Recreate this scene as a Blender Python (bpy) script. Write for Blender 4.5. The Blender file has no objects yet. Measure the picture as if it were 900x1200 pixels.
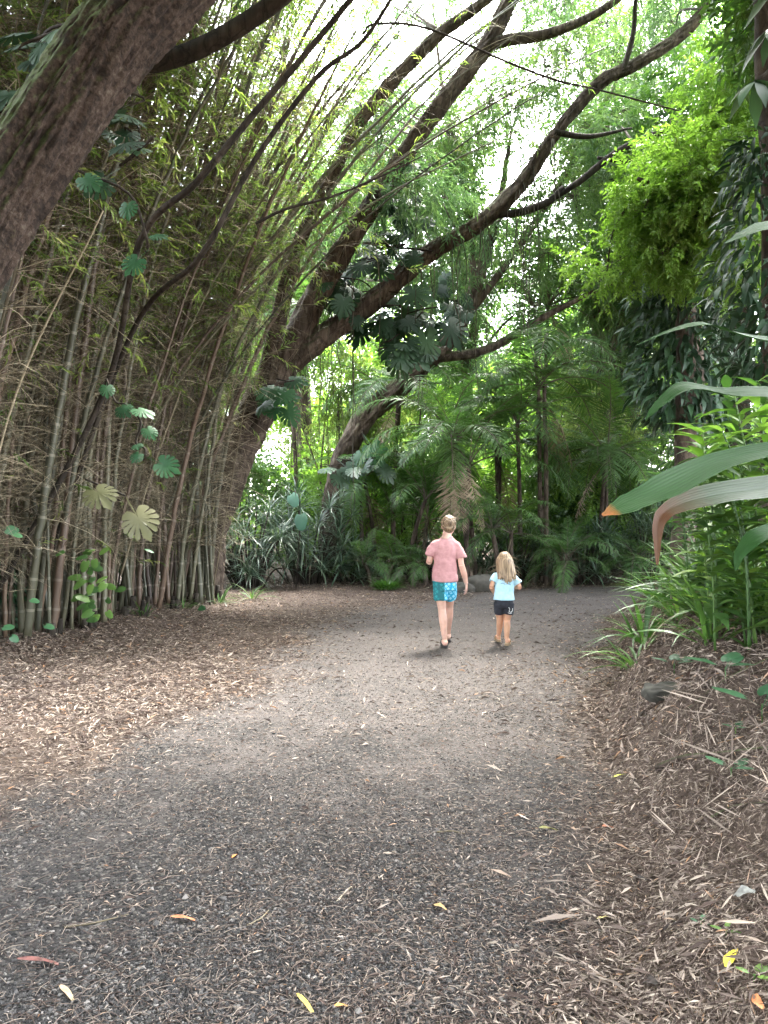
import bpy, math, random
import numpy as np
rng = np.random.default_rng(11)
random.seed(5)
R_ = math.radians
scene = bpy.context.scene
COL = scene.collection
F_PX, CX, CY, CAMH = 906.0, 450.0, 603.0, 1.6

def P(px, py, Y):
    """point of the place seen at that spot of the photograph, Y metres away"""
    return np.array([(px - CX) / F_PX * Y, Y, CAMH - (py - CY) / F_PX * Y])

# ------------------------------------------------------------------ noise / terrain
def vnoise(x, y, s=1.0, seed=0):
    x = np.asarray(x, float) * s + seed * 17.3; y = np.asarray(y, float) * s - seed * 9.1
    xi = np.floor(x); yi = np.floor(y); fx = x - xi; fy = y - yi
    fx = fx * fx * (3 - 2 * fx); fy = fy * fy * (3 - 2 * fy)
    def h(a, b):
        v = np.sin(a * 127.1 + b * 311.7 + seed) * 43758.5453
        return v - np.floor(v)
    return (h(xi, yi) * (1 - fx) + h(xi + 1, yi) * fx) * (1 - fy) + (h(xi, yi + 1) * (1 - fx) + h(xi + 1, yi + 1) * fx) * fy

TOE_Y = [-30, 0, 2.9, 4.2, 5.9, 8.7, 12, 14.5, 15.6, 16.6, 18]
TOE_X = [-3, .3, .92, 1.3, 1.68, 2.55, 3.7, 5.0, 7.5, 13, 22]
LFT_Y = [-30, 0, 3.5, 5.2, 9.2, 13.5, 16.5, 18]
LFT_X = [-8, -4.3, -2.5, -1.9, -1.3, 0.0, 3.0, 8]
def toe(y): return np.interp(y, TOE_Y, TOE_X)
def lft(y): return np.interp(y, LFT_Y, LFT_X)
def sstep(a, b, v):
    t = np.clip((v - a) / (b - a), 0, 1); return t * t * (3 - 2 * t)
def hgt(x, y):
    x = np.asarray(x, float); y = np.asarray(y, float)
    d = x - toe(y) + (vnoise(x, y, 1.3, 3) - .5) * .25
    dd = np.maximum(d, 0)
    amp = .46 + .30 * sstep(3.2, 6.0, y) - .3 * sstep(11, 16, y)
    bank = amp * (1 - np.exp(-(dd / .55) ** 1.6)) + .06 * np.minimum(dd, 12) * sstep(2, 6, y)
    lf = sstep(2.0, 6.0, -(x - lft(y))) * .03
    far = sstep(17.6, 26, y) * .5 + .13 * np.exp(-((x + 4.0 - .12 * (y - 9)) / .55) ** 2) * sstep(6.5, 8, y) * sstep(16, 14, y) * (.3 + 1.2 * vnoise(x, y, 1.9, 14))
    n = (vnoise(x, y, .45, 1) - .5) * .07 + (vnoise(x, y, 1.7, 2) - .5) * .03
    rough = sstep(0, .5, dd) * ((vnoise(x, y, 3.1, 5) - .5) * .16 + (vnoise(x, y, 8, 6) - .5) * .06)
    fade = sstep(0, 1, (70 - np.hypot(x, y)) / 30)
    return (bank + lf + far) + n + rough * (np.hypot(x, y) < 30)
def gravel(x, y):
    """1 on the gravel, 0 on the soil under the leaf litter"""
    w = (vnoise(x, y, 1.1, 8) - .5) * 1.1 + (vnoise(x, y, 4, 9) - .5) * .5
    a = sstep(-.9, 1.0, x - lft(y) + w)
    b = sstep(.1, -.55, x - toe(y) + w * .35)
    c = sstep(17.5, 16.9, y + w * .2)
    return a * b * c

def dusty(x, y):
    """how much dust and crushed leaf lies on the stones: little near the lower left, more further on"""
    return -.06 + .24 * sstep(2.4, 9.5, y + x * .7) + .1 * (vnoise(x, y, .7, 12) - .5)

# ------------------------------------------------------------------ mesh collecting
class MB:
    def __init__(s): s.V = []; s.F = []; s.A = []; s.M = []; s.S = []; s.n = 0
    def add(s, V, F, A=None, mat=0, smooth=True):
        V = np.asarray(V, np.float32).reshape(-1, 3); F = np.asarray(F, np.int32).reshape(-1, 3)
        if A is None: A = np.zeros((len(V), 3), np.float32)
        s.V.append(V); s.F.append(F + s.n); s.A.append(np.asarray(A, np.float32)); s.n += len(V)
        s.M.append(np.full(len(F), mat, np.int32)); s.S.append(np.full(len(F), smooth, bool))
    def mesh(s, name):
        V = np.concatenate(s.V); F = np.concatenate(s.F); A = np.concatenate(s.A)
        me = bpy.data.meshes.new(name)
        me.vertices.add(len(V)); me.vertices.foreach_set('co', V.ravel())
        me.loops.add(len(F) * 3); me.loops.foreach_set('vertex_index', F.ravel())
        me.polygons.add(len(F)); me.polygons.foreach_set('loop_start', np.arange(0, len(F) * 3, 3, dtype=np.int32))
        me.polygons.foreach_set('material_index', np.concatenate(s.M))
        me.polygons.foreach_set('use_smooth', np.concatenate(s.S))
        at = me.attributes.new('p', 'FLOAT_VECTOR', 'POINT'); at.data.foreach_set('vector', A.ravel())
        me.update(calc_edges=True); me.validate()
        return me
    def build(s, name, mats, parent=None, loc=None):
        me = s.mesh(name)
        if not isinstance(mats, (list, tuple)): mats = [mats]
        for m in mats: me.materials.append(m)
        return link(name, me, parent, loc)

def link(name, me, parent=None, loc=None):
    o = bpy.data.objects.new(name, me); COL.objects.link(o)
    if parent is not None: o.parent = parent
    if loc is not None: o.location = loc
    return o
def tag(o, label=None, cat=None, group=None, kind=None):
    if label: o['label'] = label
    if cat: o['category'] = cat
    if group: o['group'] = group
    if kind: o['kind'] = kind
    return o
def thing(name, label, cat, loc=(0, 0, 0), group=None, rz=0):
    o = bpy.data.objects.new(name, None); COL.objects.link(o)
    o.location = [float(c) for c in loc]; o.rotation_euler = (0, 0, rz); o.empty_display_size = .2
    return tag(o, label, cat, group)
def dup(root, loc, rz=0, sc=1.0, label=None, group=None):
    r = root.copy(); COL.objects.link(r); r.location = [float(c) for c in loc]; r.rotation_euler = (0, 0, rz)
    r.scale = (sc, sc, sc) if np.isscalar(sc) else sc
    if label: r['label'] = label
    if group: r['group'] = group
    for ch in root.children:
        c = ch.copy(); COL.objects.link(c); c.parent = r
        for g in ch.children:
            d = g.copy(); COL.objects.link(d); d.parent = c
    return r

def nrm(v): return v / np.maximum(np.linalg.norm(v, axis=-1, keepdims=True), 1e-9)
def frames(d, up=(0, 0, 1), roll=None):
    d = nrm(np.atleast_2d(np.asarray(d, float)) + 1e-5)
    up = np.broadcast_to(np.asarray(up, float), d.shape)
    s = np.cross(d, up); bad = np.linalg.norm(s, axis=1) < .05
    s[bad] = np.cross(d[bad], [1.0, 0, .02]); s = nrm(s); n = np.cross(s, d)
    if roll is not None:
        c = np.cos(roll)[:, None]; k = np.sin(roll)[:, None]; s, n = s * c + n * k, n * c - s * k
    return np.stack([s, d, n], axis=2)
def scatter(mb, T, pos, R, sc, mat=0, smooth=False, rnd=None):
    V, F, A = T; pos = np.atleast_2d(pos); K = len(pos)
    sc = np.broadcast_to(np.asarray(sc, float), (K,)) if np.ndim(sc) < 2 else np.asarray(sc)
    if sc.ndim == 1: X = np.einsum('kij,nj->kni', R, V) * sc[:, None, None]
    else: X = np.einsum('kij,knj->kni', R, V[None] * sc[:, None, :])
    X = X + pos[:, None, :]
    FF = (F[None] + (np.arange(K) * len(V))[:, None, None])
    if rnd is None: rnd = rng.random(K)
    AA = np.zeros((K, len(V), 3)); AA[..., :2] = A[None, :, :2]; AA[..., 2] = (rnd[:, None] + A[None, :, 2]) % 1.0
    mb.add(X, FF, AA.reshape(-1, 3), mat, smooth)

def smooth_path(pts, n):
    pts = np.asarray(pts, float)
    if len(pts) == 2: return pts[0] + (pts[1] - pts[0]) * np.linspace(0, 1, n)[:, None]
    Q = np.vstack([2 * pts[0] - pts[1], pts, 2 * pts[-1] - pts[-2]])
    t = np.linspace(0, len(pts) - 1 - 1e-6, n); i = t.astype(int); f = (t - i)[:, None]
    a, b, c, d = Q[i], Q[i + 1], Q[i + 2], Q[i + 3]
    return .5 * (2 * b + (c - a) * f + (2 * a - 5 * b + 4 * c - d) * f ** 2 + (3 * b - a - 3 * c + d) * f ** 3)
def tube_va(pts, rad, sides=8, lump=0.0, caps=True, seed=0, fine=0.0):
    pts = np.asarray(pts, float); n = len(pts); rad = np.broadcast_to(np.asarray(rad, float), (n,))
    t = nrm(np.gradient(pts, axis=0)); ref = np.array([0.3, -1, .2]) if abs(t[0] @ nrm(np.array([.3, -1, .2]))) < .9 else np.array([1, .2, .1])
    s = np.zeros((n, 3)); s[0] = nrm(np.cross(t[0], ref))
    for i in range(1, n): s[i] = nrm(s[i - 1] - t[i] * (s[i - 1] @ t[i]))
    b = np.cross(t, s); a = np.linspace(0, 2 * np.pi, sides, endpoint=False)
    L = np.concatenate([[0], np.cumsum(np.linalg.norm(np.diff(pts, axis=0), axis=1))])
    rr = np.repeat(rad[:, None], sides, 1)
    if lump:
        rr = rr * (1 + lump * (vnoise(np.cos(a)[None] * 1.6 + L[:, None] * .9, np.sin(a)[None] * 1.6 + L[:, None] * .35, 1.4, seed) - .5) * 2
                   + lump * .45 * (vnoise(np.cos(a)[None] * 5, np.sin(a)[None] * 5 + L[:, None] * 1.2, 1.3, seed + 1) - .5) * 2)
    if fine:
        aa = np.linspace(0, 2 * np.pi, sides, endpoint=False)[None]; LL = L[:, None]; q1 = vnoise(np.cos(aa) * 3 + LL * .8, np.sin(aa) * 3 - LL * .5, 2.2, seed + 5); q2 = vnoise(np.cos(aa) * 9 + LL * 5, np.sin(aa) * 9 + LL * 3, 1.5, seed + 6); q3 = vnoise(np.cos(aa) * 16 - LL * 14, np.sin(aa) * 16 + LL * 11, 1.5, seed + 7)
        rr = rr + fine * ((1 - np.abs(q1 * 2 - 1)) ** 3 * -1.6 + (q2 - .5) * .9 + (q3 - .5) * .5)
    V = pts[:, None] + rr[..., None] * (np.cos(a)[None, :, None] * s[:, None] + np.sin(a)[None, :, None] * b[:, None])
    A = np.zeros((n, sides, 3)); A[..., 0] = a / (2 * np.pi); A[..., 1] = L[:, None]
    i = np.arange(n - 1)[:, None] * sides; j = np.arange(sides)[None]; k = (j + 1) % sides
    F = np.stack([np.stack([i + j, i + k, i + sides + k], -1), np.stack([i + j, i + sides + k, i + sides + j], -1)], 2).reshape(-1, 3)
    V = V.reshape(-1, 3); A = A.reshape(-1, 3)
    if caps:
        m = len(V); V = np.vstack([V, pts[0], pts[-1]]); A = np.vstack([A, [0, 0, 0], [0, L[-1], 0]])
        j = np.arange(sides); F = np.vstack([F, np.stack([np.full(sides, m), (j + 1) % sides, j], 1),
                                             np.stack([np.full(sides, m + 1), (n - 1) * sides + j, (n - 1) * sides + (j + 1) % sides], 1)])
    return V, F, A
def tube(mb, pts, rad, sides=8, mat=0, lump=0.0, rnd=None, caps=True, seed=0, fine=0.0):
    V, F, A = tube_va(pts, rad, sides, lump, caps, seed, fine)
    A[:, 2] = rng.random() if rnd is None else rnd
    mb.add(V, F, A, mat, True)
def twigs(mb, p0, p1, p2, r0, r1, mat=0, seg=3, rnd=None):
    """many three-sided bent twigs at once"""
    K = len(p0); t = np.linspace(0, 1, seg + 1)[None, :, None]
    C = (1 - t) ** 2 * p0[:, None] + 2 * t * (1 - t) * p1[:, None] + t ** 2 * p2[:, None]
    d = nrm(p2 - p0); R = frames(d)
    s, b = R[:, :, 0], R[:, :, 2]; a = np.array([0, 2.094, 4.189])
    ring = np.cos(a)[None, :, None] * s[:, None] + np.sin(a)[None, :, None] * b[:, None]
    r0 = np.broadcast_to(r0, (K,)); r1 = np.broadcast_to(r1, (K,))
    rad = r0[:, None] * (1 - t[0, :, 0]) + r1[:, None] * t[0, :, 0]
    V = C[:, :, None] + rad[:, :, None, None] * ring[:, None]
    i = np.arange(seg)[:, None] * 3; j = np.arange(3)[None]; k = (j + 1) % 3
    F = np.stack([np.stack([i + j, i + k, i + 3 + k], -1), np.stack([i + j, i + 3 + k, i + 3 + j], -1)], 2).reshape(-1, 3)
    FF = F[None] + (np.arange(K) * (seg + 1) * 3)[:, None, None]
    if rnd is None: rnd = rng.random(K)
    A = np.zeros((K, (seg + 1) * 3, 3)); A[..., 2] = rnd[:, None]
    mb.add(V, FF, A.reshape(-1, 3), mat, True)
    return C

# ------------------------------------------------------------------ leaf shapes (x across, y along, z up off the blade)
def t_kite(w, fold=.25, droop=.15, mid=.42):
    V = np.array([[0, 0, 0], [-w / 2, mid, fold * w], [w / 2, mid, fold * w], [0, 1, -droop]], float)
    return V, np.array([[0, 2, 3], [0, 3, 1]]), np.array([[.5, 0, 0], [0, mid, 0], [1, mid, 0], [.5, 1, 0]])
def t_blade(w, seg=4, fold=.3, droop=.3, peak=.35, curl=0):
    ys = np.linspace(0, 1, seg + 1); V = []; A = []
    for y in ys:
        ww = w / 2 * (np.interp(y, [0, peak, 1], [.35, 1, .02]) if y else .3)
        ang = droop * y
        yy = math.sin(max(ang, 1e-4) * 1.0) / max(droop, 1e-4) if droop > .01 else y
        zz = -(1 - math.cos(ang)) / max(droop, 1e-4) if droop > .01 else 0
        V += [[-ww, yy, zz + fold * ww + curl * ww * math.sin(y * 9)], [0, yy, zz], [ww, yy, zz + fold * ww - curl * ww * math.sin(y * 9)]]
        A += [[0, y, 0], [.5, y, 0], [1, y, 0]]
    F = []
    for i in range(seg):
        a = i * 3
        for k in (0, 1): F += [[a + k, a + k + 1, a + k + 4], [a + k, a + k + 4, a + k + 3]]
    return np.array(V, float), np.array(F), np.array(A, float)
def combine(parts):
    """parts: (template, pos, R, scale, rnd) merged to one template"""
    mb = MB()
    for T, p, R, s, r in parts:
        V = (R @ (T[0] * s).T).T + p; A = T[2].copy(); A[:, 2] = r
        mb.add(V, T[1], A)
    return np.concatenate(mb.V).astype(float), np.concatenate(mb.F), np.concatenate(mb.A).astype(float)
def t_spray(n, L, leaf, ll, ang=.9, droop=.4, jitter=.3, flat=.5):
    parts = []
    for i in range(n):
        y = (i + .6) / n; sgn = 1 if i % 2 else -1
        d = np.array([sgn * math.sin(ang) + random.uniform(-jitter, jitter), math.cos(ang) + random.uniform(-jitter, jitter), random.uniform(-1, 1) * flat - droop * .6])
        if i == n - 1: d = np.array([0, 1, -droop])
        pos = np.array([0, y * L, -droop * L * y * y * .6])
        R = frames(d, roll=np.array([random.uniform(-.7, .7)]))[0]
        parts.append((leaf, pos, R, ll * random.uniform(.75, 1.15), random.random() * .35))
    # stem
    T = (np.array([[-.004, 0, 0], [.004, 0, 0], [0, L, -droop * L * .6]]), np.array([[0, 1, 2]]), np.zeros((3, 3)))
    parts.append((T, np.zeros(3), np.eye(3), 1.0, .9))
    return combine(parts)
T_FINE = [t_spray(16, .62, t_kite(.17, droop=.25), .17, .75, .55, .35, .5) for _ in range(3)]
T_BROAD = [t_spray(11, .5, t_kite(.46, fold=.3), .17, .95, .25, .3, .4) for _ in range(3)]
T_BAMB = [t_spray(9, .30, t_kite(.13, droop=.3), .125, .6, .6, .35, .45) for _ in range(3)]
T_LEAF = t_kite(.45)

def clumps(mb, C, rad, n, T, sc=1.0, mat=0, wood=1, squash=.75, droop=.3, twig=14, twr=.012):
    C = np.atleast_2d(C); rad = np.broadcast_to(rad, (len(C),))
    for c, r in zip(C, rad):
        k = max(4, int(n * (r ** 2)))
        u = nrm(rng.normal(size=(k, 3))); q = (rng.random(k) ** .5)[:, None]
        wob = (1 + .35 * np.sin(u[:, :1] * 5 + c[0]) * np.cos(u[:, 1:2] * 4 + c[1]))
        off = u * q * wob * r * np.array([1, 1, squash])
        d = u * .8 + rng.normal(size=(k, 3)) * .55 + [0, 0, -droop]
        R = frames(d, roll=rng.normal(size=k) * .5)
        which = rng.integers(0, len(T), k); base = rng.random() * .3
        for w in range(len(T)):
            m = which == w
            if m.any(): scatter(mb, T[w], c + off[m], R[m], sc * rng.uniform(.75, 1.2, m.sum()), mat, rnd=base + rng.random(m.sum()) * .6)
        if twig:
            kk = min(twig, k); p2 = c + off[:kk] * 1.02; p0 = np.repeat(c[None] + rng.normal(size=(1, 3)) * .1 * r, kk, 0)
            p1 = (p0 + p2) / 2 + rng.normal(size=(kk, 3)) * .15 * r
            twigs(mb, p0, p1, p2, twr, twr * .3, wood)

# ------------------------------------------------------------------ materials
def newmat(name):
    m = bpy.data.materials.new(name); m.use_nodes = True; nt = m.node_tree; nt.nodes.clear()
    return m, nt, nt.nodes, nt.links
def N(nt, t, **k):
    n = nt.nodes.new(t)
    for a, b in k.items():
        if a.startswith('_'): setattr(n, a[1:], b)
        else: n.inputs[a.replace('__', ' ')].default_value = b
    return n
def c4(c): return (c[0], c[1], c[2], 1)
def ramp(nt, stops):
    r = nt.nodes.new('ShaderNodeValToRGB'); e = r.color_ramp.elements
    while len(e) < len(stops): e.new(.5)
    for el, (p, c) in zip(e, stops): el.position = p; el.color = c4(c)
    return r
def leafmat(name, stops, trans=.4, rough=.42, tcol=(1.12, 1.22, .62), spec=.5, tip=None, ribs=0):
    m, nt, nd, lk = newmat(name)
    at = N(nt, 'ShaderNodeAttribute', _attribute_name='p'); sp = N(nt, 'ShaderNodeSeparateXYZ'); lk.new(at.outputs['Vector'], sp.inputs[0])
    ge = N(nt, 'ShaderNodeNewGeometry'); no = N(nt, 'ShaderNodeTexNoise', Scale=.55, Detail=2.0); lk.new(ge.outputs['Position'], no.inputs['Vector'])
    ad = N(nt, 'ShaderNodeMath', _operation='MULTIPLY_ADD'); lk.new(no.outputs['Fac'], ad.inputs[0]); ad.inputs[1].default_value = .7; 
    s2 = N(nt, 'ShaderNodeMath', _operation='MULTIPLY_ADD'); lk.new(sp.outputs['Z'], s2.inputs[0]); s2.inputs[1].default_value = .75; s2.inputs[2].default_value = -.22
    lk.new(s2.outputs[0], ad.inputs[2])
    rp = ramp(nt, stops); lk.new(ad.outputs[0], rp.inputs[0]); col = rp.outputs['Color']
    if tip:
        mr = N(nt, 'ShaderNodeMapRange'); mr.inputs['From Min'].default_value = tip[1]; mr.inputs['From Max'].default_value = tip[2]
        n3 = N(nt, 'ShaderNodeTexNoise', Scale=18.0, Detail=3.0); lk.new(ge.outputs['Position'], n3.inputs['Vector'])
        a3 = N(nt, 'ShaderNodeMath', _operation='MULTIPLY_ADD'); lk.new(n3.outputs['Fac'], a3.inputs[0]); a3.inputs[1].default_value = .16; lk.new(sp.outputs['Y'], a3.inputs[2])
        lk.new(a3.outputs[0], mr.inputs['Value']); mx = N(nt, 'ShaderNodeMix', _data_type='RGBA'); lk.new(mr.outputs[0], mx.inputs[0]); lk.new(col, mx.inputs[6]); mx.inputs[7].default_value = c4(tip[0]); col = mx.outputs[2]
    if ribs:
        rm = N(nt, 'ShaderNodeMath', _operation='MULTIPLY'); lk.new(sp.outputs['X'], rm.inputs[0]); rm.inputs[1].default_value = ribs; rs = N(nt, 'ShaderNodeMath', _operation='SINE'); lk.new(rm.outputs[0], rs.inputs[0])
        nr = N(nt, 'ShaderNodeTexNoise', Scale=7.0, Detail=4.0); lk.new(ge.outputs['Position'], nr.inputs['Vector']); ra = N(nt, 'ShaderNodeMath', _operation='ADD'); lk.new(rs.outputs[0], ra.inputs[0]); lk.new(nr.outputs['Fac'], ra.inputs[1])
        rq = ramp(nt, [(0, (.8, .8, .8)), (1, (1.08, 1.08, 1.08))]); r4 = N(nt, 'ShaderNodeMapRange'); r4.inputs['From Min'].default_value = -.6; r4.inputs['From Max'].default_value = 1.6; lk.new(ra.outputs[0], r4.inputs['Value']); lk.new(r4.outputs[0], rq.inputs[0])
        rx = N(nt, 'ShaderNodeMix', _data_type='RGBA', _blend_type='MULTIPLY'); rx.inputs[0].default_value = 1; lk.new(col, rx.inputs[6]); lk.new(rq.outputs[0], rx.inputs[7]); col = rx.outputs[2]
    pb = N(nt, 'ShaderNodeBsdfPrincipled', Roughness=rough); pb.inputs['Specular IOR Level'].default_value = spec; lk.new(col, pb.inputs['Base Color'])
    if ribs: br = N(nt, 'ShaderNodeBump', Strength=.22, Distance=.003); lk.new(rs.outputs[0], br.inputs['Height']); lk.new(br.outputs[0], pb.inputs['Normal'])
    mu = N(nt, 'ShaderNodeMix', _data_type='RGBA', _blend_type='MULTIPLY'); mu.inputs[0].default_value = 1; lk.new(col, mu.inputs[6]); mu.inputs[7].default_value = c4(tcol)
    tr = N(nt, 'ShaderNodeBsdfTranslucent'); lk.new(mu.outputs[2], tr.inputs['Color'])
    ms = N(nt, 'ShaderNodeMixShader'); ms.inputs[0].default_value = trans; lk.new(pb.outputs[0], ms.inputs[1]); lk.new(tr.outputs[0], ms.inputs[2])
    ou = N(nt, 'ShaderNodeOutputMaterial'); lk.new(ms.outputs[0], ou.inputs[0]); m.use_backface_culling = False
    return m
def barkmat(name, stops, scale=6, stretch=.25, bump=.6, moss=None, mossamt=.0, rough=.9, dist=.03, crack=.6):
    m, nt, nd, lk = newmat(name)
    ge = N(nt, 'ShaderNodeNewGeometry'); mp = N(nt, 'ShaderNodeMapping'); mp.inputs['Scale'].default_value = (1, 1, stretch); lk.new(ge.outputs['Position'], mp.inputs['Vector'])
    no = N(nt, 'ShaderNodeTexNoise', Scale=scale, Detail=8.0, Roughness=.65); lk.new(mp.outputs[0], no.inputs['Vector'])
    n2 = N(nt, 'ShaderNodeTexNoise', Scale=scale * .22, Detail=3.0); lk.new(ge.outputs['Position'], n2.inputs['Vector'])
    ma = N(nt, 'ShaderNodeMath', _operation='MULTIPLY_ADD'); lk.new(no.outputs['Fac'], ma.inputs[0]); ma.inputs[1].default_value = 1.5
    m2 = N(nt, 'ShaderNodeMath', _operation='MULTIPLY_ADD'); lk.new(n2.outputs['Fac'], m2.inputs[0]); m2.inputs[1].default_value = .9; m2.inputs[2].default_value = -.72; lk.new(m2.outputs[0], ma.inputs[2])
    rp = ramp(nt, stops); lk.new(ma.outputs[0], rp.inputs[0]); col = rp.outputs['Color']
    vo = N(nt, 'ShaderNodeTexVoronoi', Scale=scale * .8, _feature='DISTANCE_TO_EDGE'); dm_ = N(nt, 'ShaderNodeVectorMath', _operation='MULTIPLY_ADD'); lk.new(no.outputs['Color'], dm_.inputs[0]); dm_.inputs[1].default_value = (.12, .12, .12); lk.new(mp.outputs[0], dm_.inputs[2]); lk.new(dm_.outputs[0], vo.inputs['Vector'])
    cr = N(nt, 'ShaderNodeMapRange'); cr.inputs['From Max'].default_value = .09; cr.inputs['To Min'].default_value = .25; lk.new(vo.outputs['Distance'], cr.inputs['Value']); cm_ = N(nt, 'ShaderNodeMix', _data_type='RGBA', _blend_type='MULTIPLY'); cm_.inputs[0].default_value = crack; lk.new(col, cm_.inputs[6]); lk.new(cr.outputs[0], cm_.inputs[7]); col = cm_.outputs[2]
    if moss:
        sx = N(nt, 'ShaderNodeSeparateXYZ'); lk.new(ge.outputs['Normal'], sx.inputs[0])
        mr = N(nt, 'ShaderNodeMapRange'); mr.inputs['From Min'].default_value = .35 - mossamt; mr.inputs['From Max'].default_value = .95 - mossamt
        aa = N(nt, 'ShaderNodeMath', _operation='MULTIPLY_ADD'); lk.new(no.outputs['Fac'], aa.inputs[0]); aa.inputs[1].default_value = .9
        ab = N(nt, 'ShaderNodeMath', _operation='SUBTRACT'); lk.new(sx.outputs['Z'], ab.inputs[0]); ab.inputs[1].default_value = .3; lk.new(ab.outputs[0], aa.inputs[2])
        lk.new(aa.outputs[0], mr.inputs['Value']); mx = N(nt, 'ShaderNodeMix', _data_type='RGBA'); lk.new(mr.outputs[0], mx.inputs[0]); lk.new(col, mx.inputs[6]); mx.inputs[7].default_value = c4(moss); col = mx.outputs[2]
    b0 = N(nt, 'ShaderNodeBump', Strength=bump, Distance=dist); lk.new(no.outputs['Fac'], b0.inputs['Height']); bp = N(nt, 'ShaderNodeBump', Strength=.5, Distance=dist * .6); lk.new(cr.outputs[0], bp.inputs['Height']); bp.inputs['Strength'].default_value = crack; lk.new(b0.outputs[0], bp.inputs['Normal'])
    pb = N(nt, 'ShaderNodeBsdfPrincipled', Roughness=rough); pb.inputs['Specular IOR Level'].default_value = .2; lk.new(col, pb.inputs['Base Color']); lk.new(bp.outputs[0], pb.inputs['Normal'])
    ou = N(nt, 'ShaderNodeOutputMaterial'); lk.new(pb.outputs[0], ou.inputs[0]); return m
def rampmat(name, stops, rough=.8, trans=0, scale=None, bump=0, spec=.4):
    """colour by the per-piece random number"""
    m, nt, nd, lk = newmat(name)
    at = N(nt, 'ShaderNodeAttribute', _attribute_name='p'); sp = N(nt, 'ShaderNodeSeparateXYZ'); lk.new(at.outputs['Vector'], sp.inputs[0])
    rp = ramp(nt, stops); lk.new(sp.outputs['Z'], rp.inputs[0]); pb = N(nt, 'ShaderNodeBsdfPrincipled', Roughness=rough); pb.inputs['Specular IOR Level'].default_value = spec
    col = rp.outputs['Color']
    if scale:
        ge = N(nt, 'ShaderNodeNewGeometry'); no = N(nt, 'ShaderNodeTexNoise', Scale=scale, Detail=5.0); lk.new(ge.outputs['Position'], no.inputs['Vector'])
        mx = N(nt, 'ShaderNodeMix', _data_type='RGBA', _blend_type='MULTIPLY'); mx.inputs[0].default_value = 1; lk.new(col, mx.inputs[6])
        r2 = ramp(nt, [(.3, (.55, .55, .55)), (.7, (1.3, 1.3, 1.3))]); lk.new(no.outputs['Fac'], r2.inputs[0]); lk.new(r2.outputs[0], mx.inputs[7]); col = mx.outputs[2]
        if bump:
            bp = N(nt, 'ShaderNodeBump', Strength=bump, Distance=.01); lk.new(no.outputs['Fac'], bp.inputs['Height']); lk.new(bp.outputs[0], pb.inputs['Normal'])
    lk.new(col, pb.inputs['Base Color']); out = pb.outputs[0]
    if trans:
        tr = N(nt, 'ShaderNodeBsdfTranslucent'); lk.new(col, tr.inputs[0]); ms = N(nt, 'ShaderNodeMixShader'); ms.inputs[0].default_value = trans
        lk.new(out, ms.inputs[1]); lk.new(tr.outputs[0], ms.inputs[2]); out = ms.outputs[0]
    ou = N(nt, 'ShaderNodeOutputMaterial'); lk.new(out, ou.inputs[0]); return m

G_FINE = leafmat('feathery_leaf', [(0, (.04, .08, .035)), (.45, (.085, .15, .055)), (.8, (.14, .22, .08)), (1, (.22, .28, .09))], .5)
G_FINE2 = leafmat('bluish_feathery_leaf', [(0, (.04, .08, .05)), (.5, (.075, .14, .075)), (1, (.15, .22, .10))], .5)
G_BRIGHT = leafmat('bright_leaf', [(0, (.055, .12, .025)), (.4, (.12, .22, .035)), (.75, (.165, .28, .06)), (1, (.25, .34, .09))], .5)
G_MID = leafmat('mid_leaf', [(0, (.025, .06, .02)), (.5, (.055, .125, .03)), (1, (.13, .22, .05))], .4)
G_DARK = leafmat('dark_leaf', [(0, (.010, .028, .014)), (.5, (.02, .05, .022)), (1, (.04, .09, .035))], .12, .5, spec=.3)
G_BAMB = leafmat('bamboo_leaf', [(0, (.06, .10, .035)), (.4, (.13, .19, .06)), (.75, (.22, .28, .09)), (1, (.36, .35, .17))], .55)
G_PALM = leafmat('palm_leaf', [(0, (.03, .07, .025)), (.5, (.065, .135, .04)), (1, (.14, .23, .07))], .48, .4, spec=.4)
G_STRAP = leafmat('strap_leaf', [(0, (.022, .06, .014)), (.5, (.05, .125, .025)), (1, (.12, .22, .045))], .35, .4)
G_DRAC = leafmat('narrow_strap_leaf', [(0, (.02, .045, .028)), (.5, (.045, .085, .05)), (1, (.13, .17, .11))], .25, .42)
G_CONE = leafmat('conifer_needles', [(0, (.015, .04, .03)), (.5, (.03, .07, .045)), (1, (.05, .10, .06))], .15, .6)
G_TEAL = leafmat('blue_green_leaf', [(0, (.014, .05, .022)), (.5, (.025, .08, .032)), (1, (.045, .12, .05))], .25, .45, spec=.35)
STRAW = rampmat('dead_frond', [(0, (.10, .075, .05)), (.5, (.22, .17, .11)), (1, (.36, .30, .21))], .8, .2)
B_RED = barkmat('red_brown_bark', [(0, (.008, .006, .005)), (.38, (.026, .018, .014)), (.62, (.060, .041, .031)), (1, (.13, .11, .09))], 30, .8, 1.0, (.05, .075, .018), .2, dist=.02, crack=.25)
B_TREE = barkmat('grey_brown_bark', [(0, (.016, .013, .010)), (.45, (.065, .048, .037)), (1, (.19, .15, .12))], 9, .35, .8, (.05, .06, .025), -.1)
B_DARK = barkmat('dark_bark', [(0, (.012, .01, .009)), (.5, (.035, .028, .022)), (1, (.09, .075, .06))], 8, .3, .7)
B_PALE = barkmat('pale_bark', [(0, (.03, .028, .022)), (.5, (.09, .078, .06)), (1, (.2, .18, .14))], 8, .3, .6)
TWIG = rampmat('dry_twig', [(0, (.05, .04, .025)), (.5, (.13, .105, .065)), (.85, (.27, .225, .15)), (1, (.42, .36, .26))], .8)
WOOD = rampmat('thin_branch', [(0, (.03, .025, .018)), (1, (.10, .08, .06))], .85)

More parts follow.
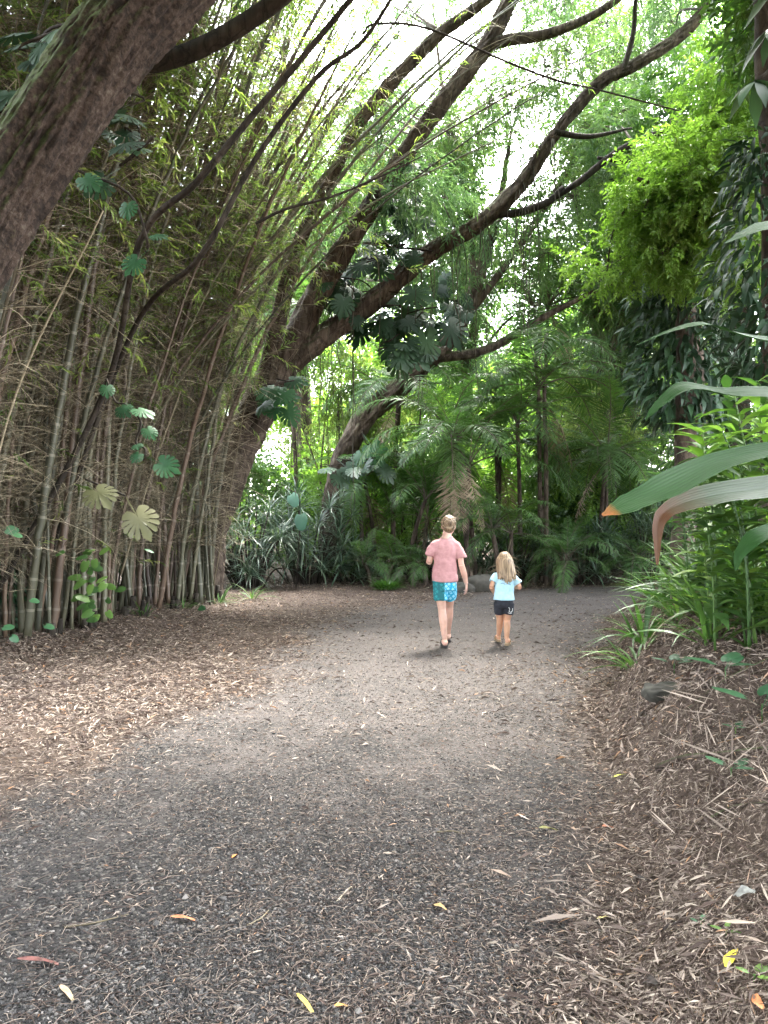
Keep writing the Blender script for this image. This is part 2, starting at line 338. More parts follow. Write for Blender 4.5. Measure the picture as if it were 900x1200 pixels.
def culmmat(name, a, b, ring):
    m, nt, nd, lk = newmat(name)
    at = N(nt, 'ShaderNodeAttribute', _attribute_name='p'); sp = N(nt, 'ShaderNodeSeparateXYZ'); lk.new(at.outputs['Vector'], sp.inputs[0])
    ge = N(nt, 'ShaderNodeNewGeometry'); no = N(nt, 'ShaderNodeTexNoise', Scale=3.0, Detail=6.0, Roughness=.7); mp = N(nt, 'ShaderNodeMapping'); mp.inputs['Scale'].default_value = (3, 3, .5)
    lk.new(ge.outputs['Position'], mp.inputs['Vector']); lk.new(mp.outputs[0], no.inputs['Vector'])
    mx = N(nt, 'ShaderNodeMix', _data_type='RGBA'); mx.inputs[6].default_value = c4(a); mx.inputs[7].default_value = c4(b)
    ad = N(nt, 'ShaderNodeMath', _operation='ADD'); lk.new(sp.outputs['Z'], ad.inputs[0]); lk.new(no.outputs['Fac'], ad.inputs[1])
    mr = N(nt, 'ShaderNodeMapRange'); mr.inputs['From Min'].default_value = .4; mr.inputs['From Max'].default_value = 1.4; lk.new(ad.outputs[0], mr.inputs['Value']); lk.new(mr.outputs[0], mx.inputs[0])
    fr = N(nt, 'ShaderNodeMath', _operation='FRACT'); dv = N(nt, 'ShaderNodeMath', _operation='DIVIDE'); lk.new(sp.outputs['Y'], dv.inputs[0]); dv.inputs[1].default_value = .36; lk.new(dv.outputs[0], fr.inputs[0])
    lt = N(nt, 'ShaderNodeMath', _operation='LESS_THAN'); lk.new(fr.outputs[0], lt.inputs[0]); lt.inputs[1].default_value = .09
    m2 = N(nt, 'ShaderNodeMix', _data_type='RGBA'); lk.new(lt.outputs[0], m2.inputs[0]); lk.new(mx.outputs[2], m2.inputs[6]); m2.inputs[7].default_value = c4(ring)
    pb = N(nt, 'ShaderNodeBsdfPrincipled', Roughness=.5); lk.new(m2.outputs[2], pb.inputs['Base Color'])
    ou = N(nt, 'ShaderNodeOutputMaterial'); lk.new(pb.outputs[0], ou.inputs[0]); return m
CULM = culmmat('bamboo_culm', (.022, .025, .013), (.10, .092, .055), (.14, .13, .095))
CULM_B = culmmat('brown_bamboo_culm', (.032, .02, .014), (.11, .07, .045), (.13, .10, .075))

def groundmat():
    m, nt, nd, lk = newmat('gravel_and_litter')
    ge = N(nt, 'ShaderNodeNewGeometry'); pos = ge.outputs['Position']
    at = N(nt, 'ShaderNodeAttribute', _attribute_name='p'); sp = N(nt, 'ShaderNodeSeparateXYZ'); lk.new(at.outputs['Vector'], sp.inputs[0])
    # gravel
    v1 = N(nt, 'ShaderNodeTexVoronoi', Scale=75.0); lk.new(pos, v1.inputs['Vector'])
    h1 = N(nt, 'ShaderNodeSeparateXYZ'); lk.new(v1.outputs['Color'], h1.inputs[0])
    gr = ramp(nt, [(0, (.012, .011, .011)), (.55, (.036, .033, .032)), (.85, (.062, .056, .052)), (1, (.14, .125, .11))]); lk.new(h1.outputs[0], gr.inputs[0])
    n1 = N(nt, 'ShaderNodeTexNoise', Scale=1.6, Detail=6.0, Roughness=.6); lk.new(pos, n1.inputs['Vector'])
    dust = N(nt, 'ShaderNodeMix', _data_type='RGBA'); nq = N(nt, 'ShaderNodeTexNoise', Scale=38.0, Detail=9.0, Roughness=.85); lk.new(pos, nq.inputs['Vector'])
    dq = ramp(nt, [(.30, (.022, .019, .018)), (.47, (.075, .064, .059)), (.57, (.13, .112, .103)), (.70, (.24, .205, .185))]); lk.new(nq.outputs['Fac'], dq.inputs[0]); lk.new(dq.outputs[0], dust.inputs[7]); lk.new(gr.outputs[0], dust.inputs[6])
    dm = N(nt, 'ShaderNodeMapRange'); dm.inputs['From Min'].default_value = .40; dm.inputs['From Max'].default_value = .68; dm.inputs['To Max'].default_value = .75; da = N(nt, 'ShaderNodeMath', _operation='ADD'); lk.new(n1.outputs['Fac'], da.inputs[0]); lk.new(sp.outputs['Y'], da.inputs[1]); lk.new(da.outputs[0], dm.inputs['Value']); lk.new(dm.outputs[0], dust.inputs[0])
    # soil with crushed litter
    n2 = N(nt, 'ShaderNodeTexNoise', Scale=55.0, Detail=6.0, Roughness=.75); lk.new(pos, n2.inputs['Vector'])
    so = ramp(nt, [(.25, (.022, .014, .010)), (.48, (.062, .044, .034)), (.6, (.105, .077, .06)), (.75, (.2, .155, .12))]); lk.new(n2.outputs['Fac'], so.inputs[0])
    mx = N(nt, 'ShaderNodeMix', _data_type='RGBA'); 
    n3 = N(nt, 'ShaderNodeTexNoise', Scale=9.0, Detail=8.0, Roughness=.8); lk.new(pos, n3.inputs['Vector'])
    a = N(nt, 'ShaderNodeMath', _operation='MULTIPLY_ADD'); lk.new(n3.outputs['Fac'], a.inputs[0]); a.inputs[1].default_value = 1.2; lk.new(sp.outputs['X'], a.inputs[2])
    mr = N(nt, 'ShaderNodeMapRange'); mr.inputs['From Min'].default_value = .85; mr.inputs['From Max'].default_value = 1.35; lk.new(a.outputs[0], mr.inputs['Value'])
    lk.new(mr.outputs[0], mx.inputs[0]); lk.new(so.outputs[0], mx.inputs[6]); lk.new(dust.outputs[2], mx.inputs[7])
    b1 = N(nt, 'ShaderNodeBump', Strength=.8, Distance=.008, _invert=True); lk.new(v1.outputs['Distance'], b1.inputs['Height'])
    b2 = N(nt, 'ShaderNodeBump', Strength=.8, Distance=.02); lk.new(n2.outputs['Fac'], b2.inputs['Height']); lk.new(b1.outputs[0], b2.inputs['Normal'])
    pb = N(nt, 'ShaderNodeBsdfPrincipled', Roughness=.75); pb.inputs['Specular IOR Level'].default_value = .12
    lk.new(mx.outputs[2], pb.inputs['Base Color']); lk.new(b2.outputs[0], pb.inputs['Normal'])
    ou = N(nt, 'ShaderNodeOutputMaterial'); lk.new(pb.outputs[0], ou.inputs[0]); return m
GROUND = groundmat()
LITTER = rampmat('dry_leaf_litter', [(0, (.03, .020, .016)), (.28, (.08, .052, .041)), (.50, (.125, .095, .077)), (.74, (.225, .178, .145)), (.95, (.40, .33, .27)), (1, (.30, .16, .08))], .7, .15, spec=.35)
STONE = rampmat('gravel_stone', [(0, (.010, .0095, .0095)), (.5, (.030, .0275, .0265)), (.85, (.075, .069, .066)), (1, (.20, .18, .165))], .6, spec=.2)
ROCK = rampmat('mossy_rock', [(0, (.035, .033, .026)), (1, (.07, .062, .05))], .85, scale=9, bump=.8)

# ------------------------------------------------------------------ ground and path
def grid(xs, ys, zoff=0.0):
    X, Y = np.meshgrid(xs, ys); Z = hgt(X, Y) + zoff
    V = np.stack([X, Y, Z], -1).reshape(-1, 3); nx, ny = len(xs), len(ys)
    i = np.arange(ny - 1)[:, None] * nx; j = np.arange(nx - 1)[None]; a = i + j
    F = np.stack([np.stack([a, a + 1, a + nx + 1], -1), np.stack([a, a + nx + 1, a + nx], -1)], 2).reshape(-1, 3)
    A = np.zeros((len(V), 3)); A[:, 0] = gravel(V[:, 0], V[:, 1]); A[:, 1] = dusty(V[:, 0], V[:, 1]); return V, F, A
def spaced(segs): return np.unique(np.concatenate([np.arange(a, b, s) for a, b, s in segs] + [[segs[-1][1]]]))
g = MB()
xs = spaced([(-400, -60, 20), (-60, -16, 2), (-16, -6, .5), (-6, 7, .07), (7, 16, .4), (16, 60, 2), (60, 400, 20)])
ys = spaced([(-200, -20, 15), (-20, 0, 1), (0, 10, .06), (10, 20, .12), (20, 30, .6), (30, 80, 3), (80, 500, 30)])
V, F, A = grid(xs, ys); g.add(V, F, A)
tag(g.build('ground', GROUND), kind='structure')
pm = MB(); ys = spaced([(-12, 0, .5), (0, 9, .05), (9, 17.2, .1)]); ts = np.linspace(0, 1, 130)
X = (lft(ys) - .9)[:, None] * (1 - ts) + (toe(ys) + .12)[:, None] * ts; Y = np.repeat(ys[:, None], len(ts), 1)
V = np.stack([X, Y, hgt(X, Y) + .008], -1).reshape(-1, 3); nx = len(ts)
i = np.arange(len(ys) - 1)[:, None] * nx; j = np.arange(nx - 1)[None]; a = i + j
F = np.stack([np.stack([a, a + 1, a + nx + 1], -1), np.stack([a, a + nx + 1, a + nx], -1)], 2).reshape(-1, 3)
A = np.zeros((len(V), 3)); A[:, 0] = gravel(V[:, 0], V[:, 1]); A[:, 1] = dusty(V[:, 0], V[:, 1]); pm.add(V, F, A)
tag(pm.build('path', GROUND), kind='structure')

def tnormal(x, y):
    e = .04; return nrm(np.stack([-(hgt(x + e, y) - hgt(x - e, y)) / (2 * e), -(hgt(x, y + e) - hgt(x, y - e)) / (2 * e), np.ones_like(x)], -1))
def sample_view(n, y0, y1, pw=1.0):
    """ground points inside (and a bit beside) the view, density falling with distance"""
    u = rng.random(n); y = (y0 ** -pw + u * (y1 ** -pw - y0 ** -pw)) ** (-1 / pw)
    x = rng.uniform(-.56, .56, n) * y + rng.uniform(-.8, .8, n); return x, y
def litter(n, y0, y1, keep, T, size, wid, mat, name=None, mb=None, lift=.012, tilt=.25, ang=None, pw=1.0, vis=None):
    x, y = sample_view(n, y0, y1, pw); k = rng.random(n) < keep(x, y); x, y = x[k], y[k]; m = len(x)
    nn = nrm(tnormal(x, y) + rng.normal(size=(m, 3)) * tilt)
    th = rng.random(m) * 2 * np.pi if ang is None else ang(x, y) + rng.normal(size=m) * .7
    d = np.stack([np.cos(th), np.sin(th), np.zeros(m)], -1); d = nrm(d - nn * (d * nn).sum(1)[:, None])
    R = np.stack([np.cross(d, nn), d, nn], axis=2)
    s = size * rng.lognormal(0, .4, m); S = np.stack([s * wid * rng.uniform(.6, 1.3, m), s, s * wid * rng.uniform(.5, 2.2, m)], -1)
    pos = np.stack([x, y, hgt(x, y) + .009 + rng.random(m) * lift], -1)
    scatter(mb, T, pos, R, S, mat)
def k_litter(x, y):
    g = gravel(x, y); return np.clip(1.0 - g, .0, 1) * (.45 + .9 * vnoise(x, y, 2.2, 21)) +   .03 * g * sstep(.4, .7, vnoise(x, y, .9, 22)) + .03 * g * sstep(3, 6, y) + .09 * g * sstep(-.8, 1.2, x - .15 * y - .1)
def bankang(x, y): return np.full(len(x), 1.0)
T_LIT = t_blade(1.0, 2, .5, .35, .4, .5); T_LIT0 = t_kite(1.0, .3, .08)
lm = MB()
litter(160000, 2.1, 9.5, lambda x, y: k_litter(x, y) * sstep(9.5, 5.5, y), T_LIT, .030, .13, 0, mb=lm, lift=.018)
litter(20000, 2.1, 10, lambda x, y: k_litter(x, y) * .5 * sstep(10, 5.5, y), T_LIT, .052, .11, 0, mb=lm, lift=.025)
litter(430000, 4.2, 19, lambda x, y: k_litter(x, y) * sstep(4.2, 8.5, y), T_LIT0, .043, .2, 0, mb=lm, lift=.02)
litter(105000, 2.2, 14, lambda x, y: gravel(x, y) * (.06 + .74 * sstep(-1.6, .9, x + .5 * (y - 3))), T_LIT0, .017, .22, 0, mb=lm, lift=.008, tilt=.2)
litter(14000, 2.6, 10, lambda x, y: sstep(-.1, .5, x - toe(y)) * sstep(2.6, 4.2, y), t_blade(1, 3, .3, .4, .5, .2), .15, .035, 0, mb=lm, lift=.04, ang=bankang, tilt=.35)
x, y = sample_view(9000, 2.1, 12, 1.3); th = rng.random(len(x)) * 6.28; ln = rng.uniform(.02, .09, len(x)); zz = hgt(x, y) + .014
p0 = np.stack([x, y, zz], -1); x2, y2 = x + np.cos(th) * ln, y + np.sin(th) * ln; p2 = np.stack([x2, y2, hgt(x2, y2) + .014], -1); twigs(lm, p0, (p0 + p2) / 2 + rng.normal(size=p0.shape) * .008 + [0, 0, .008], p2, .0016, .001, 0, 2, rnd=rng.random(len(x)) * .8)
tag(lm.build('leaf_litter', LITTER), 'dry brown and straw coloured fallen leaves on both sides of the path', 'leaf litter', kind='stuff')
# loose gravel
ico = np.array([[0, 0, .6], [.9, .1, .1], [.1, .8, 0], [-.85, -.1, .05], [-.1, -.9, .1], [0, 0, -.5]]); icf = np.array([[0, 1, 2], [0, 2, 3], [0, 3, 4], [0, 4, 1], [5, 2, 1], [5, 3, 2], [5, 4, 3], [5, 1, 4]])
T_ST = (ico, icf, np.zeros((6, 3)))
gm = MB(); x, y = sample_view(160000, 2.1, 9, 1.6); k = rng.random(len(x)) < gravel(x, y) * (.35 + .65 * (vnoise(x, y, 1.0, 31) > .35)); x, y = x[k], y[k]; m = len(x)
R = frames(nrm(rng.normal(size=(m, 3)) * [1, 1, .4]), roll=rng.random(m) * .6)
s = .0058 * rng.lognormal(0, .35, m)[:, None] * rng.uniform(.7, 1.3, (m, 3))
scatter(gm, T_ST, np.stack([x, y, hgt(x, y) + .009], -1), R, s, 0)
tag(gm.build('gravel', STONE), 'dark grey crushed stone chips loose on the path', 'gravel', kind='stuff')

# ------------------------------------------------------------------ bamboo
def bamboo(idx, cx, cy, n, rx, ry, lean, leany, label, Hm=12.5, twig_n=1.0):
    root = thing('bamboo_clump', label, 'bamboo', (cx, cy, float(hgt(cx, cy))), 'bamboo clumps along the left side of the path')
    z0 = float(hgt(cx, cy)); o = np.array([cx, cy, z0]); tw = MB(); fo = MB()
    for i in range(n):
        a = rng.random() * 6.28; q = rng.random() ** .45
        bx, by = cx + math.cos(a) * q * rx, cy + math.sin(a) * q * ry
        H = Hm * rng.uniform(.7, 1.1); L = lean * rng.uniform(.45, 1.3) + rng.normal() * .35; LY = leany + rng.normal() * .7
        bz = float(hgt(bx, by)) - .05; r = rng.uniform(.012, .040) * (1.1 if q > .6 else 1)
        nseg = int(H / .36); t = np.linspace(0, 1, nseg * 2 + 1); tt = np.arange(nseg * 2 + 1) * .18 / H
        tt = np.minimum(tt, 1)
        wob = np.cumsum(rng.normal(size=(len(tt), 2)) * .008, axis=0)
        pts = np.stack([bx + L * tt ** 1.9 + rng.normal() * .9 * tt + wob[:, 0], by + LY * tt ** 2 + wob[:, 1], bz + H * tt * (1 - .13 * tt * abs(L) / 5)], -1)
        rad = r * (1 - tt) ** .55 * (1 + .16 * (np.arange(len(tt)) % 2 == 0)) + .004
        c = MB(); tube(c, pts - o, rad, 7); c.build('culm', CULM if rng.random() < .72 else CULM_B, root)
        # side branches at the nodes
        nodes = pts[::2]; f = tt[::2]; m = (nodes[:, 2] > .9) & (f < .93) & (rng.random(len(nodes)) < np.interp(nodes[:, 2], [1, 4.5, 7, 12], [1, 1, .5, .35])); nodes = nodes[m]; f = f[m]
        k = int(9 * twig_n * len(nodes)); ii = rng.integers(0, len(nodes), k)
        if k == 0: continue
        p0 = nodes[ii]; az = rng.random(k) * 6.28; ln = rng.uniform(.25, 1.0, k) * (.75 + .7 * f[ii])
        d = np.stack([np.cos(az), np.sin(az), rng.uniform(-.25, 1.1, k)], -1); d = nrm(d)
        p1 = p0 + d * ln[:, None] * .5 + [0, 0, .06]; p2 = p0 + d * ln[:, None] + np.stack([rng.normal(size=k) * .1, rng.normal(size=k) * .1, -.3 * ln * rng.uniform(.0, 1.6, k)], -1)
        C = twigs(tw, p0 - o, p1 - o, p2 - o, .0048, .002, 0, 3)
        j = rng.integers(1, 4, k); q0 = C[np.arange(k), j]; dd = nrm(d + rng.normal(size=(k, 3)) * .9); l2 = rng.uniform(.15, .45, k)[:, None]
        twigs(tw, q0, q0 + dd * l2 * .5, q0 + dd * l2 + [0, 0, -.05], .0028, .0012, 0, 2)
        # foliage mostly on the upper two thirds
        pr = sstep(2.4, 6.5, p0[:, 2]) * .42 + .02
        rep = 1
        for _ in range(rep):
            sel = rng.random(k) < pr; ks = sel.sum()
            if ks == 0: continue
            e = C[sel][np.arange(ks), rng.integers(1, 4, ks)]
            di = nrm(d[sel] + rng.normal(size=(ks, 3)) * .7 + [0, 0, -.35]); Rr = frames(di, roll=rng.normal(size=ks) * .6)
            scatter(fo, T_BAMB[rng.integers(0, 3)], e, Rr, rng.uniform(.7, 1.25, ks), 0)
    for i in range(9):   # broken thin canes leaning any way through the clump
        a = rng.random() * 6.28; bx, by = cx + math.cos(a) * rx * rng.random(), cy + math.sin(a) * ry * rng.random(); h = rng.uniform(2, 5.5); z1 = rng.uniform(0, 2.5); dx = float(np.clip(rng.normal() * .45 * h, -.3 * h, .3 * h)); dy = rng.normal() * .1 * h
        c = MB(); tube(c, smooth_path([(bx, by, z0 + z1), (bx + dx * .5 + rng.normal() * .1, by + dy * .5, z0 + z1 + h * .55), (bx + dx * 1.05, by + dy, z0 + z1 + h)], 16) - o, np.linspace(.014, .006, 16) * rng.uniform(.7, 1.4), 6); c.build('broken_cane', TWIG, root)
    tw.build('twigs', TWIG, root); fo.build('foliage', G_BAMB, root)
    # sheaths and short stubs round the foot
    for i in range(7):
        st = MB(); a = rng.uniform(-1.6, 1.6) - .6; bx, by = cx + math.cos(a) * rx * 1.02, cy + math.sin(a) * ry * 1.02; hz = float(hgt(bx, by)) - .05
        h = rng.uniform(.1, .3); tube(st, np.array([[bx, by, hz], [bx + .01, by, hz + h * .6], [bx + .02, by, hz + h]]) - o, [.045, .042, .038], 8); st.build('stump', B_DARK, root)
    return root
bamboo(0, -4.85, 7.8, 36, .75, .75, 1.2, .2, 'bamboo clump nearest the camera, running out of the left edge', 12, 1.0)
bamboo(1, -4.95, 9.3, 54, .95, .85, 1.8, .2, 'bamboo clump of upright culms beside the monstera leaves, second from the left edge', 12.5, 1.0)
bamboo(2, -4.7, 10.9, 56, 1.0, .85, 2.2, .0, 'bamboo clump in the middle of the thicket with the low green creeper at its foot', 13, 1.0)
bamboo(3, -4.35, 12.5, 46, .95, .85, 2.8, -.2, 'bamboo clump leaning right, with bare dry twigs, left of the end of the thicket', 13, 1.1)
bamboo(4, -3.55, 13.6, 34, .65, .6, 2.8, -.3, 'bamboo clump at the far end of the thicket, arching right over the path', 13, 1.1)
bamboo(7, -4.0, 12.6, 15, .7, 1.6, 6.2, -.4, 'sparse thin canes arching farthest right over the path from the end of the thicket', 13, .6)
bamboo(5, -7.2, 10.0, 26, 1.1, 1.2, 2.2, 0, 'bamboo clump in the dark behind the front row of culms', 13, .4)
bamboo(6, -6.9, 13.0, 26, 1.1, 1.2, 2.6, 0, 'bamboo clump behind the leaning culms, its tops showing above them', 13.5, .4)

# ------------------------------------------------------------------ main trees
def limb(root, pts, r, name='limb', mat=B_TREE, sides=12, lump=.1, n=None, seed=0, fine=0.0):
    pts = np.array(pts, float); n = n or max(10, len(pts) * 7)
    pp = smooth_path(pts, n); rr = np.interp(np.linspace(0, 1, n), np.linspace(0, 1, len(r)), r)
    mb = MB(); tube(mb, pp - np.array(root.location), rr, sides, 0, lump, seed=seed, fine=fine); return mb.build(name, mat, root), pp

# the thick red-brown trunk across the upper left corner
b = (-4.9, 4.6); t1 = thing('leaning_tree', 'massive red-brown leaning tree trunk with mossy upper edge crossing the top left corner', 'tree', (b[0], b[1], float(hgt(*b))))
limb(t1, [(-4.9, 4.6, -.1), (-4.35, 4.7, 1.0), (-3.6, 4.8, 2.1), P(-60, 335, 4.9), P(2, 238, 5.0), P(88, 112, 5.1), P(176, -2, 5.2), P(310, -120, 5.4), P(450, -220, 5.8)], [.5, .34, .27, .24, .235, .255, .28, .25, .2], 'trunk', B_RED, 110, .10, 520, 3, .022)
limb(t1, [P(150, 10, 5.3), P(235, -60, 5.9), P(300, -160, 6.6), P(330, -300, 7.5)], [.24, .2, .16, .1], 'limb', B_RED, 16, .1, 40)
cm = MB(); clumps(cm, np.array([(-1.5 + 3.4 * rng.random(), 1.0 + 6 * rng.random(), 8.2 + 3 * rng.random()) for _ in range(34)] + [(-5 + 3.4 * rng.random(), 0 + 6 * rng.random(), 8.2 + 3 * rng.random()) for _ in range(20)] + [(1 + 4 * rng.random(), -3 + 8 * rng.random(), 8 + 3 * rng.random()) for _ in range(16)] + [(-7 + 13 * rng.random(), -9 + 12.5 * rng.random(), 7 + 4 * rng.random()) for _ in range(75)] + [(-5 + 12 * u_, 5 + 8 * v_, 3.1 + .72 * (5 + 8 * v_) + 3 * w_) for u_, v_, w_ in rng.random((85, 3))]) - np.array(t1.location), 1.0, 100, T_FINE, 1.0); cm.build('crown', [G_FINE, WOOD], t1)  # out-of-frame crown, clumps added overhead to shade the near ground
# tree behind it whose dark limb shows at the top between the culms
b = (-6.6, 8.2); t2 = thing('dark_limbed_tree', 'dark tree whose mossy limb shows at the top edge above the bamboo', 'tree', (b[0], b[1], float(hgt(*b))))
limb(t2, [(-6.6, 8.2, -.1), (-6.2, 8.2, 3), (-5, 8.3, 5.4), P(0, 130, 8.4), P(120, 85, 8.4), P(225, 60, 8.4), P(325, 0, 8.4), P(430, -90, 8.5)], [.22, .18, .15, .12, .11, .10, .09, .06], 'trunk', B_DARK, 12, .12, 70, 5)
cm = MB(); clumps(cm, np.array([P(330, -120, 8.6), P(420, -160, 9), P(230, -120, 9), P(60, 20, 9.5), P(-20, 60, 9.5)]) - np.array(t2.location), .9, 130, T_FINE, .9); cm.build('crown', [G_FINE, WOOD], t2)
# two dark thin leaning stems in the bamboo
for lab, pts, r in (('long black bare stem leaning right across the bamboo up to the top edge', [(-4.9, 9.0, 0), P(118, 470, 9.0), P(163, 285, 7.9), P(232, 212, 7.3), P(300, 130, 7.2), P(352, 70, 7.1), P(425, -20, 7.0), P(470, -100, 7)], [.034, .034, .033, .031, .03, .028, .024, .018]),
                    ('thinner black bare stem forking below the longer one among the bamboo tops', [(-4.6, 9.8, 0), P(150, 400, 9.4), P(235, 300, 8), P(300, 185, 7.9), P(372, 90, 7.8), P(425, 48, 7.7), P(470, -20, 7.6)], [.03, .03, .028, .026, .024, .02, .015])):
    o = thing('bare_stem', lab, 'bare stem', (pts[0][0], pts[0][1], float(hgt(pts[0][0], pts[0][1]))), 'black bare stems leaning through the bamboo')
    limb(o, pts, r, 'stem', B_DARK, 8, .08, 60)
    if r[0] < .032: limb(o, [P(425, 40, 7.7), P(440, 28, 7.7), P(500, 33, 7.6), P(600, 75, 7.5), P(655, 95, 7.4), P(700, 105, 7.4), P(796, 130, 7.3)], [.012, .012, .012, .011, .01, .009, .006], 'branch', B_DARK, 6, .05, 40)
    else: limb(o, [P(300, 262, 7.6), P(335, 245, 7.5), P(390, 230, 7.4), P(450, 205, 7.3), P(495, 183, 7.3)], [.016, .015, .013, .01, .006], 'branch', B_DARK, 6, .05, 30)

# the big forked tree leaning to the right over the path
D = 14.6; b = P(235, 700, D)
t3 = thing('forked_tree', 'big brown forked tree leaning right over the path from behind the bamboo end', 'tree', (b[0], b[1], float(hgt(b[0], b[1]))))
_, tp = limb(t3, [(b[0] - .1, D, -.15), P(243, 630, D), P(266, 560, D), P(298, 485, D), P(332, 425, D)], [.46, .38, .36, .345, .33], 'trunk', B_TREE, 60, .14, 160, 7, .045)
L1 = [P(325, 445, D), P(352, 385, D), P(382, 325, D), P(430, 250, D - .2), P(475, 180, D - .3), P(530, 105, D - .5), P(575, 45, D - .7), P(602, -10, D - .8), P(650, -120, D - 1)]
limb(t3, L1, [.27, .25, .22, .20, .18, .16, .15, .14, .11], 'limb', B_TREE, 36, .16, 300, 9, .025)
L2 = [P(330, 432, D), P(372, 400, D + .1), P(430, 358, D + .2), P(495, 302, D + .2), P(560, 262, D), P(612, 215, D), P(645, 165, D - .2), P(700, 100, D - .4), P(745, 75, D - .5), P(800, 40, D - .6), P(850, -15, D - .8), P(920, -90, D - 1)]
limb(t3, L2, [.25, .22, .20, .18, .155, .14, .12, .11, .11, .11, .10, .08], 'limb', B_TREE, 36, .16, 300, 10, .025)
L3 = [P(300, 470, D), P(322, 395, D - .3), P(345, 300, D - .5), P(375, 235, D - .6), P(418, 150, D - .8), P(460, 95, D - 1), P(510, 45, D - 1.1), P(570, 0, D - 1.2), P(640, -60, D - 1.4)]
limb(t3, L3, [.17, .15, .13, .12, .11, .11, .11, .09, .07], 'limb', B_TREE, 24, .16, 200, 11, .02)
L4 = [P(645, 235, D), P(680, 212, D), P(720, 180, D), P(760, 160, D), P(810, 142, D), P(862, 122, D)]
limb(t3, L4, [.05, .06, .065, .06, .05, .035], 'limb', B_DARK, 10, .1, 40, 12)
limb(t3, [P(572, 252, D), P(603, 250, D), P(640, 238, D), P(660, 220, D)], [.05, .075, .07, .055], 'limb', B_DARK, 10, .1, 14, 12)
limb(t3, [P(700, 185, D), P(735, 190, D), P(765, 190, D)], [.03, .04, .03], 'limb', B_DARK, 8, .1, 14)
limb(t3, [P(566, 58, D - .65), P(590, 48, D - .8), P(640, 40, D - .9), P(700, 15, D - 1), P(760, -30, D - 1.2)], [.09, .10, .09, .07, .05], 'limb', B_TREE, 10, .1, 24)
limb(t3, [P(650, 155, D - .3), P(690, 160, D - .2), P(740, 150, D)], [.06, .045, .02], 'limb', B_DARK, 8, .1, 18)
limb(t3, [P(730, 85, D - .5), P(742, 40, D - .7), P(745, 0, D - .9), P(752, -40, D - 1)], [.06, .045, .04, .02], 'limb', B_DARK, 8, .1, 18)
GAPS = [(600, 120, 45), (585, 190, 38), (568, 20, 30), (690, 235, 22), (710, 10, 26), (745, 85, 26), (620, 60, 30), (395, 205, 12), (720, 395, 16), (855, 15, 22), (300, 235, 12)]
def canopy_centres(n, x0, x1, y0, y1, d0, d1, gaps=True, rpx=34):
    out = []
    while len(out) < n:
        px, py, d = rng.uniform(x0, x1), rng.uniform(y0, y1), rng.uniform(d0, d1)
        if gaps and any(math.hypot(px - a, py - b_) < r + rpx for a, b_, r in GAPS): continue
        out.append(P(px, py, d))
    return np.array(out)
o3 = np.array(t3.location)
def attach(mb, C, limbs, o, r=.02, mat=1):
    S = np.vstack([smooth_path(l, 40) for l in limbs])
    for c in C:
        dd = np.linalg.norm(S - c - [0, 0, -.3], axis=1); s = S[np.argmin(dd)]
        mid = (s + c) / 2 + rng.normal(size=3) * .12 * np.linalg.norm(s - c) + [0, 0, .1]
        tube(mb, smooth_path([s, mid, c], 7) - o, np.linspace(r * (1 + .4 * np.linalg.norm(s - c)), r * .5, 7), 5, mat)
C = np.vstack([canopy_centres(34, 420, 880, -140, 270, 13.9, 17), canopy_centres(8, 330, 520, 60, 330, 14, 16.5)])
cm = MB(); attach(cm, C, [L1, L2, L3, L4], o3, .018); clumps(cm, C - o3, rng.uniform(.5, .95, len(C)), 95, T_FINE, .85, droop=.5, twig=10, twr=.008); cm.build('crown', [G_FINE2, WOOD], t3)
# hanging roots / lianas
vm = MB()
for i in range(46):
    s = smooth_path(L2, 60)[rng.integers(4, 34)] if i % 3 else smooth_path(L1, 60)[rng.integers(6, 34)]
    h = rng.uniform(1.2, 3.6); k = 8; w = np.cumsum(rng.normal(size=(k, 2)) * .035, axis=0)
    p = np.stack([s[0] + w[:, 0], s[1] - .1 + w[:, 1], s[2] - np.linspace(0, h, k)], -1); tube(vm, p - o3, np.linspace(.010, .005, k), 4)
vm.build('hanging_roots', B_PALE, t3)

# second leaning tree behind
b = P(385, 690, 18.5); t4 = thing('short_leaning_tree', 'brown leaning tree seen under the big fork, behind the pandanus bush', 'tree', (b[0], b[1], float(hgt(b[0], b[1]))))
M1 = [(b[0], 18.5, -.1), P(395, 560, 18.5), P(425, 495, 18.5), P(478, 445, 18.5), P(525, 400, 18.5), P(560, 330, 18.6), P(585, 240, 18.8), P(600, 150, 19)]
limb(t4, M1, [.27, .26, .26, .24, .2, .14, .09, .03], 'trunk', B_TREE, 40, .18, 200, 13, .04)
limb(t4, [P(505, 420, 18.5), P(570, 410, 18.6), P(640, 370, 18.8), P(720, 330, 19)], [.13, .11, .08, .05], 'limb', B_TREE, 12, .12, 26, 14)
o4 = np.array(t4.location); CG = np.array([P(rng.uniform(500, 800), rng.uniform(-60, 270), rng.uniform(17, 21)) for _ in range(50)] + [P(rng.uniform(540, 690), rng.uniform(-20, 210), rng.uniform(18, 21)) for _ in range(12)]); C = canopy_centres(20, 470, 780, 0, 330, 17, 21, rpx=24); 
M2 = [P(525, 400, 18.5), P(600, 300, 18.8), P(665, 200, 19), P(725, 90, 19.2), P(780, -30, 19.5)]; M3 = [P(555, 345, 18.6), P(548, 230, 18.8), P(520, 110, 19), P(505, -10, 19)]; M4 = [P(640, 240, 18.9), P(700, 215, 19.2), P(770, 200, 19.5)]
limb(t4, M2, [.11, .09, .07, .05, .02], 'limb', B_TREE, 10, .1, 40, 15); limb(t4, M3, [.1, .08, .05, .02], 'limb', B_TREE, 10, .1, 40, 16); limb(t4, M4, [.05, .04, .015], 'limb', B_TREE, 8, .1, 20, 17)
